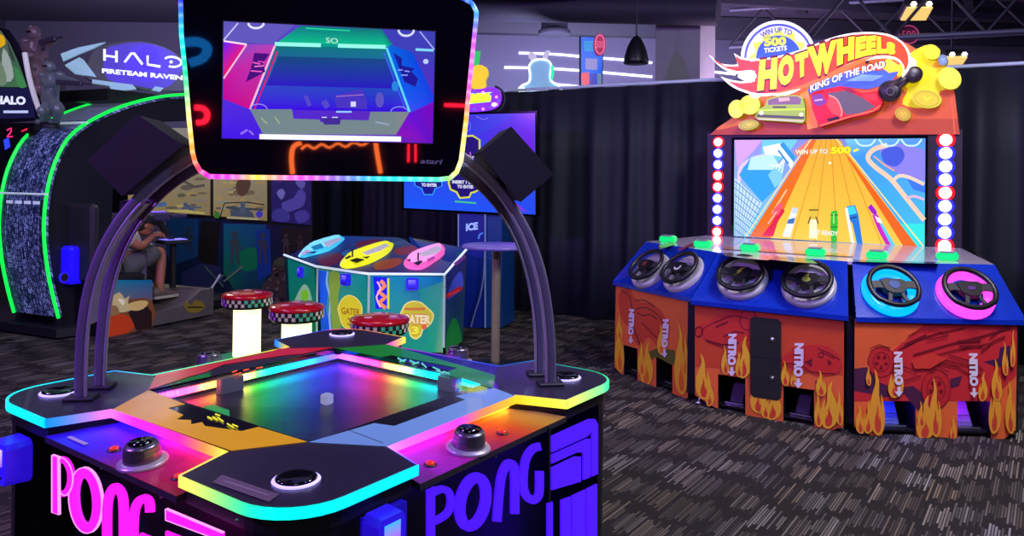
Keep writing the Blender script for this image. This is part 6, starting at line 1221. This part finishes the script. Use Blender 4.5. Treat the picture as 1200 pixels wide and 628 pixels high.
# two armoured statues on the roof edge
def figure(name, joints, edges, radii, m, parent=None, root=0, sub=2):
    me = bpy.data.meshes.new(name); off = Vector((0, 0, 0)); q = parent
    while q: off += q.location; q = q.parent
    me.from_pydata([Vector(j)-off for j in joints], edges, []); me.materials.append(m)
    o = bpy.data.objects.new(name, me); C.objects.link(o); o.parent = parent
    s_ = o.modifiers.new('skin', 'SKIN'); s_.use_smooth_shade = True
    for i, v in enumerate(me.skin_vertices[0].data): r_ = radii[i]; v.radius = r_ if isinstance(r_, tuple) else (r_, r_); v.use_root = (i == root)
    s2 = o.modifiers.new('sub', 'SUBSURF'); s2.levels = sub; s2.render_levels = sub; return o
def statue(fr, w, J, label, mcol):
    P = {k: fr.px(x, y, w+dw) for k, (x, y, dw) in J.items()}; s_ = (P['hd']-P['pel']).length/.75
    base = P['base']; r = thing('armoured_statue', label, 'statue', base, 'armoured statues on the shooter machine')
    m = mat(mcol[0], mcol[1], .35, .35, emit=mcol[2], ecol=mcol[3])  # weak tinted emission stands in for coloured light on the armour
    ks = ['pel', 'ab', 'ch', 'nk', 'shl', 'ell', 'hl', 'shr', 'elr', 'hr', 'knl', 'ftl', 'knr', 'ftr']
    rad = [(.17, .13), (.15, .12), (.21, .15), .07, .09, .07, .045, .09, .07, .045, .115, .085, .115, .085]
    ed = [(0, 1), (1, 2), (2, 3), (2, 4), (4, 5), (5, 6), (2, 7), (7, 8), (8, 9), (0, 10), (10, 11), (0, 12), (12, 13)]
    figure('statue_body', [P[k] for k in ks], ed, [(a[0]*s_, a[1]*s_) if isinstance(a, tuple) else a*s_ for a in rad], m, r)
    mb = MB(); h = P['hd']; mb.sphere(h, (.115*s_, .13*s_, .13*s_)); mb.box(h+fr.N*.09*s_+UP*.01, (.16*s_, .06*s_, .07*s_), fr.X, fr.N, bev=.02*s_); mb.box(h+UP*.1*s_, (.05*s_, .2*s_, .05*s_), fr.X, fr.N, bev=.01); mb.build('helmet', m, r)
    mb = MB(); mb.box(h+fr.N*.115*s_-UP*.005*s_, (.13*s_, .03*s_, .05*s_), fr.X, fr.N, bev=.008*s_); mb.build('visor', mat('amber_dark_visor', (60, 44, 40), .15), r)
    mb = MB(); mb.box(P['ch']-fr.N*.16*s_-UP*.02, (.3*s_, .14*s_, .34*s_), fr.X, fr.N, bev=.04*s_); mb.build('backpack', m, r)
    for k in ('ftl', 'ftr'): mb = MB(); mb.box(P[k]+fr.N*.06*s_, (.13*s_, .28*s_, .1*s_), fr.X, fr.N, bev=.03*s_); mb.build('boot', m, r)
    mb = MB(); mb.box(P['pel']+fr.N*.02, (.34*s_, .26*s_, .1*s_), fr.X, fr.N, bev=.02*s_); mb.build('belt', mat('statue_belt', (70, 62, 66), .5), r)
    for k in ('shl', 'shr'): mb = MB(); mb.sphere(P[k]+UP*.03, (.1*s_, .1*s_, .075*s_)); mb.build('shoulder_plate', m, r)
    mb = MB(); mb.box(P['ch']+fr.N*.1*s_, (.28*s_, .12*s_, .22*s_), fr.X, fr.N, bev=.03*s_); mb.build('chest_plate', m, r)
    for k in ('knl', 'knr'): mb = MB(); mb.sphere(P[k]+fr.N*.03, (.09*s_, .09*s_, .1*s_)); mb.build('knee_plate', m, r)
    a, b = P['gun0'], P['gun1']; d = (b-a); mb = MB(); mb.box((a+b)/2, (d.length, .07*s_, .1*s_), d.normalized(), UP.cross(d).normalized(), bev=.015*s_); mb.tube([b, b+d*.35], .022*s_, n=8); mb.box(a+d*.25-UP*.1*s_, (.06*s_, .05*s_, .14*s_), d.normalized(), UP.cross(d).normalized()); mb.build('rifle', mat('rifle_grey', (70, 62, 80), .4, .4, emit=.05), r)
    mb = MB(); mb.lathe(base, UP, [(.2*s_, -.04), (.2*s_, 0), (.16*s_, .02), (.001, .021)], 16); mb.build('plinth', M_dark, r)
F1 = Frame(HS.P(.1, 2.4, -.95), (.95, -.3, 0))
statue(F1, 0, dict(hd=(40, 38, 0), nk=(40, 45, 0), ch=(39, 56, 0), ab=(40, 70, 0), pel=(42, 84, 0), shl=(30, 52, 0), ell=(35, 64, .15), hl=(52, 60, .2), shr=(47, 52, 0), elr=(57, 52, .1), hr=(66, 46, .2), knl=(40, 104, .1), ftl=(44, 124, 0), knr=(50, 104, .1), ftr=(53, 124, 0), gun0=(46, 50, .25), gun1=(66, 45, .25), base=(48, 128, 0)), 'standing armoured figure statue, higher and farther left of the two', ('violet_lit_armour', (112, 92, 106), .14, (120, 90, 120)))
statue(F1, .25, dict(hd=(58, 78, 0), nk=(59, 85, 0), ch=(60, 94, 0), ab=(60, 106, 0), pel=(60, 118, 0), shl=(50, 92, 0), ell=(60, 100, .15), hl=(78, 97, .2), shr=(70, 91, 0), elr=(82, 94, .1), hr=(94, 98, .2), knl=(52, 130, .2), ftl=(52, 143, 0), knr=(70, 128, .2), ftr=(66, 142, 0), gun0=(66, 96, .3), gun1=(96, 98, .3), base=(58, 145, 0)), 'crouching armoured figure statue aiming a rifle, nearer the HALO sign', ('blue_grey_armour', (112, 112, 124), .14, (90, 110, 130)))
mb = MB(); mb.tube([F1.px(x, y, .2) for x, y in sm([(29, 62), (34, 90), (42, 118), (49, 136), (56, 143)], 3)], .025, n=8); tag(mb.build('curved_light_bar', mat('white_curved_bar', (200, 196, 206), emit=.45)), 'white curved light bar behind the two armoured statues', 'light')
# ================================================================ THE SEATED PLAYER
def J(x, y, w): return HS.px(x, y, w)
pr = thing('person', 'person in black cap, pale shirt and grey shorts sitting at the shooter machine', 'person', J(152, 322, -.42))
M_skin = mat('skin', (176, 110, 84), .55, vary=.06); wc = -.42
M_shirt = mat('pale_shirt', (185, 180, 178), .8); M_short = mat('grey_shorts_cloth', (88, 86, 88), .85); M_cap = mat('black_cap_cloth', (20, 19, 26), .8)
pel = J(150, 309, wc); ab = J(148, 296, wc); ch = J(149, 283, wc); nk = J(158, 272, wc); hd = J(168, 263, wc)
hipn = J(152, 311, wc+.1); hipf = J(152, 311, wc-.1); knn = J(189.5, 292, wc+.14); knf = J(190, 292, wc-.16)
ankn = J(187, 341, wc+.16); ankf = J(184, 338, wc-.14); toen = J(206, 347, wc+.18); toef = J(203, 343, wc-.14); heeln = J(186, 347, wc+.16)
shn = J(150, 280, wc+.19); shf = J(153, 279, wc-.19); eln = J(165, 290, wc+.22); elf = J(168, 289, wc-.2); han = J(180, 276, wc+.05); haf = J(181, 275, wc-.1)
js = [pel, ab, ch, nk, hd, hipn, knn, ankn, J(198, 346, wc+.17), hipf, knf, ankf, J(196, 343, wc-.14), shn, eln, han, shf, elf, haf]
ed = [(0, 1), (1, 2), (2, 3), (3, 4), (0, 5), (5, 6), (6, 7), (7, 8), (0, 9), (9, 10), (10, 11), (11, 12), (2, 13), (13, 14), (14, 15), (2, 16), (16, 17), (17, 18)]
rd = [(.13, .12), (.12, .11), (.14, .12), .055, .075, .085, .062, .042, .04, .085, .062, .042, .04, .06, .045, .03, .06, .045, .03]
figure('body', js, ed, rd, M_skin, pr)
# head with face, ears
hx = (HX*.9+hs*.25).normalized(); hz = (UP*.94+hx*(-.1)).normalized(); fwd = (hx-UP*.22).normalized(); sd = UP.cross(fwd).normalized(); hz = fwd.cross(sd).normalized()
mb = MB(); mb.sphere(hd, (.098, .078, .118), n=18, axes=(fwd, sd, hz)); mb.sphere(hd+fwd*.03-hz*.055, (.068, .058, .062), n=14, axes=(fwd, sd, hz)); mb.sphere(hd+fwd*.1-hz*.012, (.02, .013, .026), n=8, axes=(fwd, sd, hz)); mb.sphere(hd+fwd*.092-hz*.058, (.014, .026, .009), n=8, axes=(fwd, sd, hz))
for k in (-1, 1): mb.sphere(hd+sd*k*.078-hz*.01, (.022, .01, .03), n=8, axes=(fwd, sd, hz))
mb.build('head', M_skin, pr)
mb = MB()
for k in (-1, 1): mb.sphere(hd+fwd*.088+sd*k*.03+hz*.012, (.008, .011, .007), n=8, axes=(fwd, sd, hz))
mb.build('eyes', mat('dark_eye', (30, 22, 20), .2), pr)
mb = MB(); mb.lathe(hd+hz*.03, hz, [(.108, 0), (.106, .03), (.092, .065), (.06, .09), (.001, .098)], 20); q = [hd+hz*.035+fwd*.06+sd*(-.07), hd+hz*.025+fwd*.14+sd*(-.06), hd+hz*.02+fwd*.175, hd+hz*.025+fwd*.14+sd*.06, hd+hz*.035+fwd*.06+sd*.07]; mb.prism([a+hz*.006 for a in q], [a-hz*.006 for a in q]); mb.build('cap', M_cap, pr)
mb = MB(); mb.sphere(hd-fwd*.022+hz*.0, (.09, .084, .1), n=14, axes=(fwd, sd, hz)); mb.build('hair', mat('dark_hair', (28, 20, 18), .7), pr)
figure('shirt', [pel+UP*.02, ab, ch, nk-UP*.05-HX*.01, shn, (shn+eln)/2, shf, (shf+elf)/2], [(0, 1), (1, 2), (2, 3), (2, 4), (4, 5), (2, 6), (6, 7)], [(.15, .14), (.145, .135), (.165, .145), .07, .082, .07, .082, .07], M_shirt, pr)
figure('shorts', [pel, hipn, (hipn+knn)/2, hipn.lerp(knn, .93), hipf, (hipf+knf)/2, hipf.lerp(knf, .93)], [(0, 1), (1, 2), (2, 3), (0, 4), (4, 5), (5, 6)], [(.155, .15), .12, .112, .1, .12, .112, .1], M_short, pr)
for a, b, h in ((ankn, toen, 0), (ankf, toef, 0)):
    d = (b-a); d.z = 0; d.normalize(); s_ = UP.cross(d); c = Vector((a.x, a.y, a.z-.06)); mb = MB()
    prof_ = [(-.08, .035, .075), (-.05, .045, .095), (.0, .046, .09), (.08, .047, .06), (.15, .05, .045), (.2, .035, .035), (.225, .012, .02)]
    P = []
    for u, hw_, h_ in prof_: P += [c+d*u+s_*hw_, c+d*u+s_*hw_*.7+UP*h_, c+d*u-s_*hw_*.7+UP*h_, c+d*u-s_*hw_]
    mb.add(P, [[i*4+k, i*4+(k+1) % 4, (i+1)*4+(k+1) % 4, (i+1)*4+k] for i in range(len(prof_)-1) for k in range(4)]+[[3, 2, 1, 0], [len(P)-4, len(P)-3, len(P)-2, len(P)-1]], smooth=True); sh_ = mb.build('shoe', mat('brown_grey_shoe', (110, 92, 84), .7), pr)
    mb = MB(); P = [c+d*u+s_*(hw_+.003)*k for k in (1, -1) for u, hw_, h_ in (prof_ if k == 1 else prof_[::-1])]; mb.prism([p+UP*.012 for p in P], [p-UP*.016 for p in P]); mb.build('sole', mat('pale_shoe_sole', (190, 180, 165), .7), sh_)
for h, tag_ in ((han, 1), (haf, -1)):
    mb = MB(); f_ = (HX*.9+UP*.2).normalized(); s_ = UP.cross(f_).normalized(); n__ = f_.cross(s_)
    mb.box(h+f_*.035, (.085, .075, .03), f_, s_, n__, bev=.01)
    for k, L_ in enumerate((.062, .072, .068, .054)):
        o_ = h+f_*.075+s_*(-.03+.02*k); mb.tube([o_, o_+f_*L_*.4-n__*.006, o_+f_*L_*.6-n__*.032, o_+f_*L_*.35-n__*.05], [.0095, .009, .0085, .007], n=6)
    o_ = h+f_*.02+s_*.035*tag_*-1; mb.tube([o_, o_+f_*.035+s_*.02*-tag_-n__*.01, o_+f_*.065+s_*.012*-tag_-n__*.025], [.012, .01, .008], n=6); mb.build('hand', M_skin, pr)
# camouflage cut-out panel beside the green game
CF = Frame(Vector((-2.5, 8.62, 0)), (1, -.25, 0)); q = sm([(298, 364), (303, 350), (308, 334), (318, 322), (320, 308), (328, 301), (337, 304), (340, 318), (346, 330), (352, 350), (352, 364), (335, 366), (312, 366)], 3, True)
c_ = CF.px(325, 366); r = thing('camouflage_standee', 'seated camouflage-clad figure cut-out behind the lit stools', 'cut-out', (c_.x, c_.y, 0))
slab(CF, q, -.03, 0, 'board', M_dark, r)
A = Art(CF, .002); A.poly(q, (70, 62, 50)); random.seed(3)
for k in range(60):
    x = random.uniform(303, 347); y = random.uniform(308, 362)
    if y < 326 and not (320 < x < 338): continue
    if y < 340 and not (312 < x < 344): continue
    A.poly(ell(x, y, random.uniform(1, 3.2), random.uniform(1, 2.6), 7, rot=random.uniform(0, 90)), random.choice([(104, 92, 74), (48, 58, 36), (86, 84, 60), (40, 34, 32), (120, 108, 92), (60, 76, 44)]))
A.poly(ell(329, 312, 6, 6, 12), (70, 60, 46)); A.poly([(322, 309), (328, 303), (336, 305), (338, 311), (322, 311)], (64, 74, 46)); A.line([(334, 322), (338, 330), (336, 336)], 3, (150, 120, 100)); A.build('printed_figure', M_print, r)
mb = MB(); p_ = CF.px(325, 362, -.1); mb.box((p_.x, p_.y, .14), (.3, .22, .28)); mb.build('stand', M_dark, r)
# ================================================================ LIGHT
def area(name, loc, tgt, size, power, col, sy=None):
    l = bpy.data.lights.new(name, 'AREA'); l.energy = power; l.color = col; l.size = size
    if sy: l.shape = 'RECTANGLE'; l.size_y = sy
    o = bpy.data.objects.new(name, l); C.objects.link(o); o.location = loc; o.rotation_euler = (Vector(tgt)-Vector(loc)).to_track_quat('-Z', 'Y').to_euler(); return o
area('ceiling_light_right', (2.6, 3.0, 4.1), (1.9, 4.2, 0), .9, 175, (1, .93, .9))
area('ceiling_light_front', (.2, -1.0, 4.1), (.0, 3.0, .5), 1.2, 38, (.95, .9, 1))
area('ceiling_light_left', (-4.0, 4.6, 4.1), (-3.0, 6.0, .8), 1.0, 55, (.8, .78, 1))
area('ceiling_light_centre', (-1.2, 5.2, 4.1), (-1.2, 6.8, 0), .8, 22, (.9, .95, 1))
area('purple_stage_light', (-4.2, 1.0, 3.4), (-1.2, 2.6, 1.2), .4, 260, (.4, .12, 1))
area('blue_stage_light', (2.0, 1.5, 4.0), (.6, 7.0, 1.6), .5, 110, (.3, .38, 1))
area('wall_wash', (.8, 10.6, 3.0), (.9, 13.6, 3.0), 2.2, 230, (.62, .62, 1), .5)
area('ceiling_wash', (3.6, 10.2, 2.2), (3.8, 11.0, 4.3), 1.4, 90, (.85, .6, 1))
area('column_wash', (4.6, 9.2, 3.2), (2.5, 10.6, 3.1), .3, 12, (.75, .65, 1))
area('left_wall_wash', (-5.5, 9.6, 3.0), (-5.5, 13.0, 4.2), 2.5, 80, (.75, .65, 1), .6)
w = bpy.data.worlds.new('dim_room'); bpy.context.scene.world = w; w.use_nodes = True
w.node_tree.nodes['Background'].inputs[0].default_value = (.012, .012, .03, 1); w.node_tree.nodes['Background'].inputs[1].default_value = 1
p_ = HS.P(1.35, 2.25, -.9); area('cabin_fill', p_, HS.P(1.0, .3, -.3), .5, 26, (1, .9, .85))  # added fill under the canopy, stands in for light from the screens
# ================================================================ CAMERA
cd_ = bpy.data.cameras.new('camera'); cam = bpy.data.objects.new('camera', cd_); C.objects.link(cam)
cd_.sensor_fit = 'HORIZONTAL'; cd_.sensor_width = 36; cd_.lens = 36*F_PX/1200; cd_.shift_y = -(314-CY)/1200; cd_.clip_start = .02
cam.matrix_world = Matrix.Translation(CAM) @ Matrix.Rotation(math.pi/2, 4, 'X') @ Matrix.Rotation(ROLL, 4, 'Z')
sc_ = bpy.context.scene; sc_.camera = cam
vs = sc_.view_settings; vs.view_transform = 'Standard'; vs.look = 'None'; vs.exposure = 0.0; vs.gamma = 1.0; vs.use_curve_mapping = False
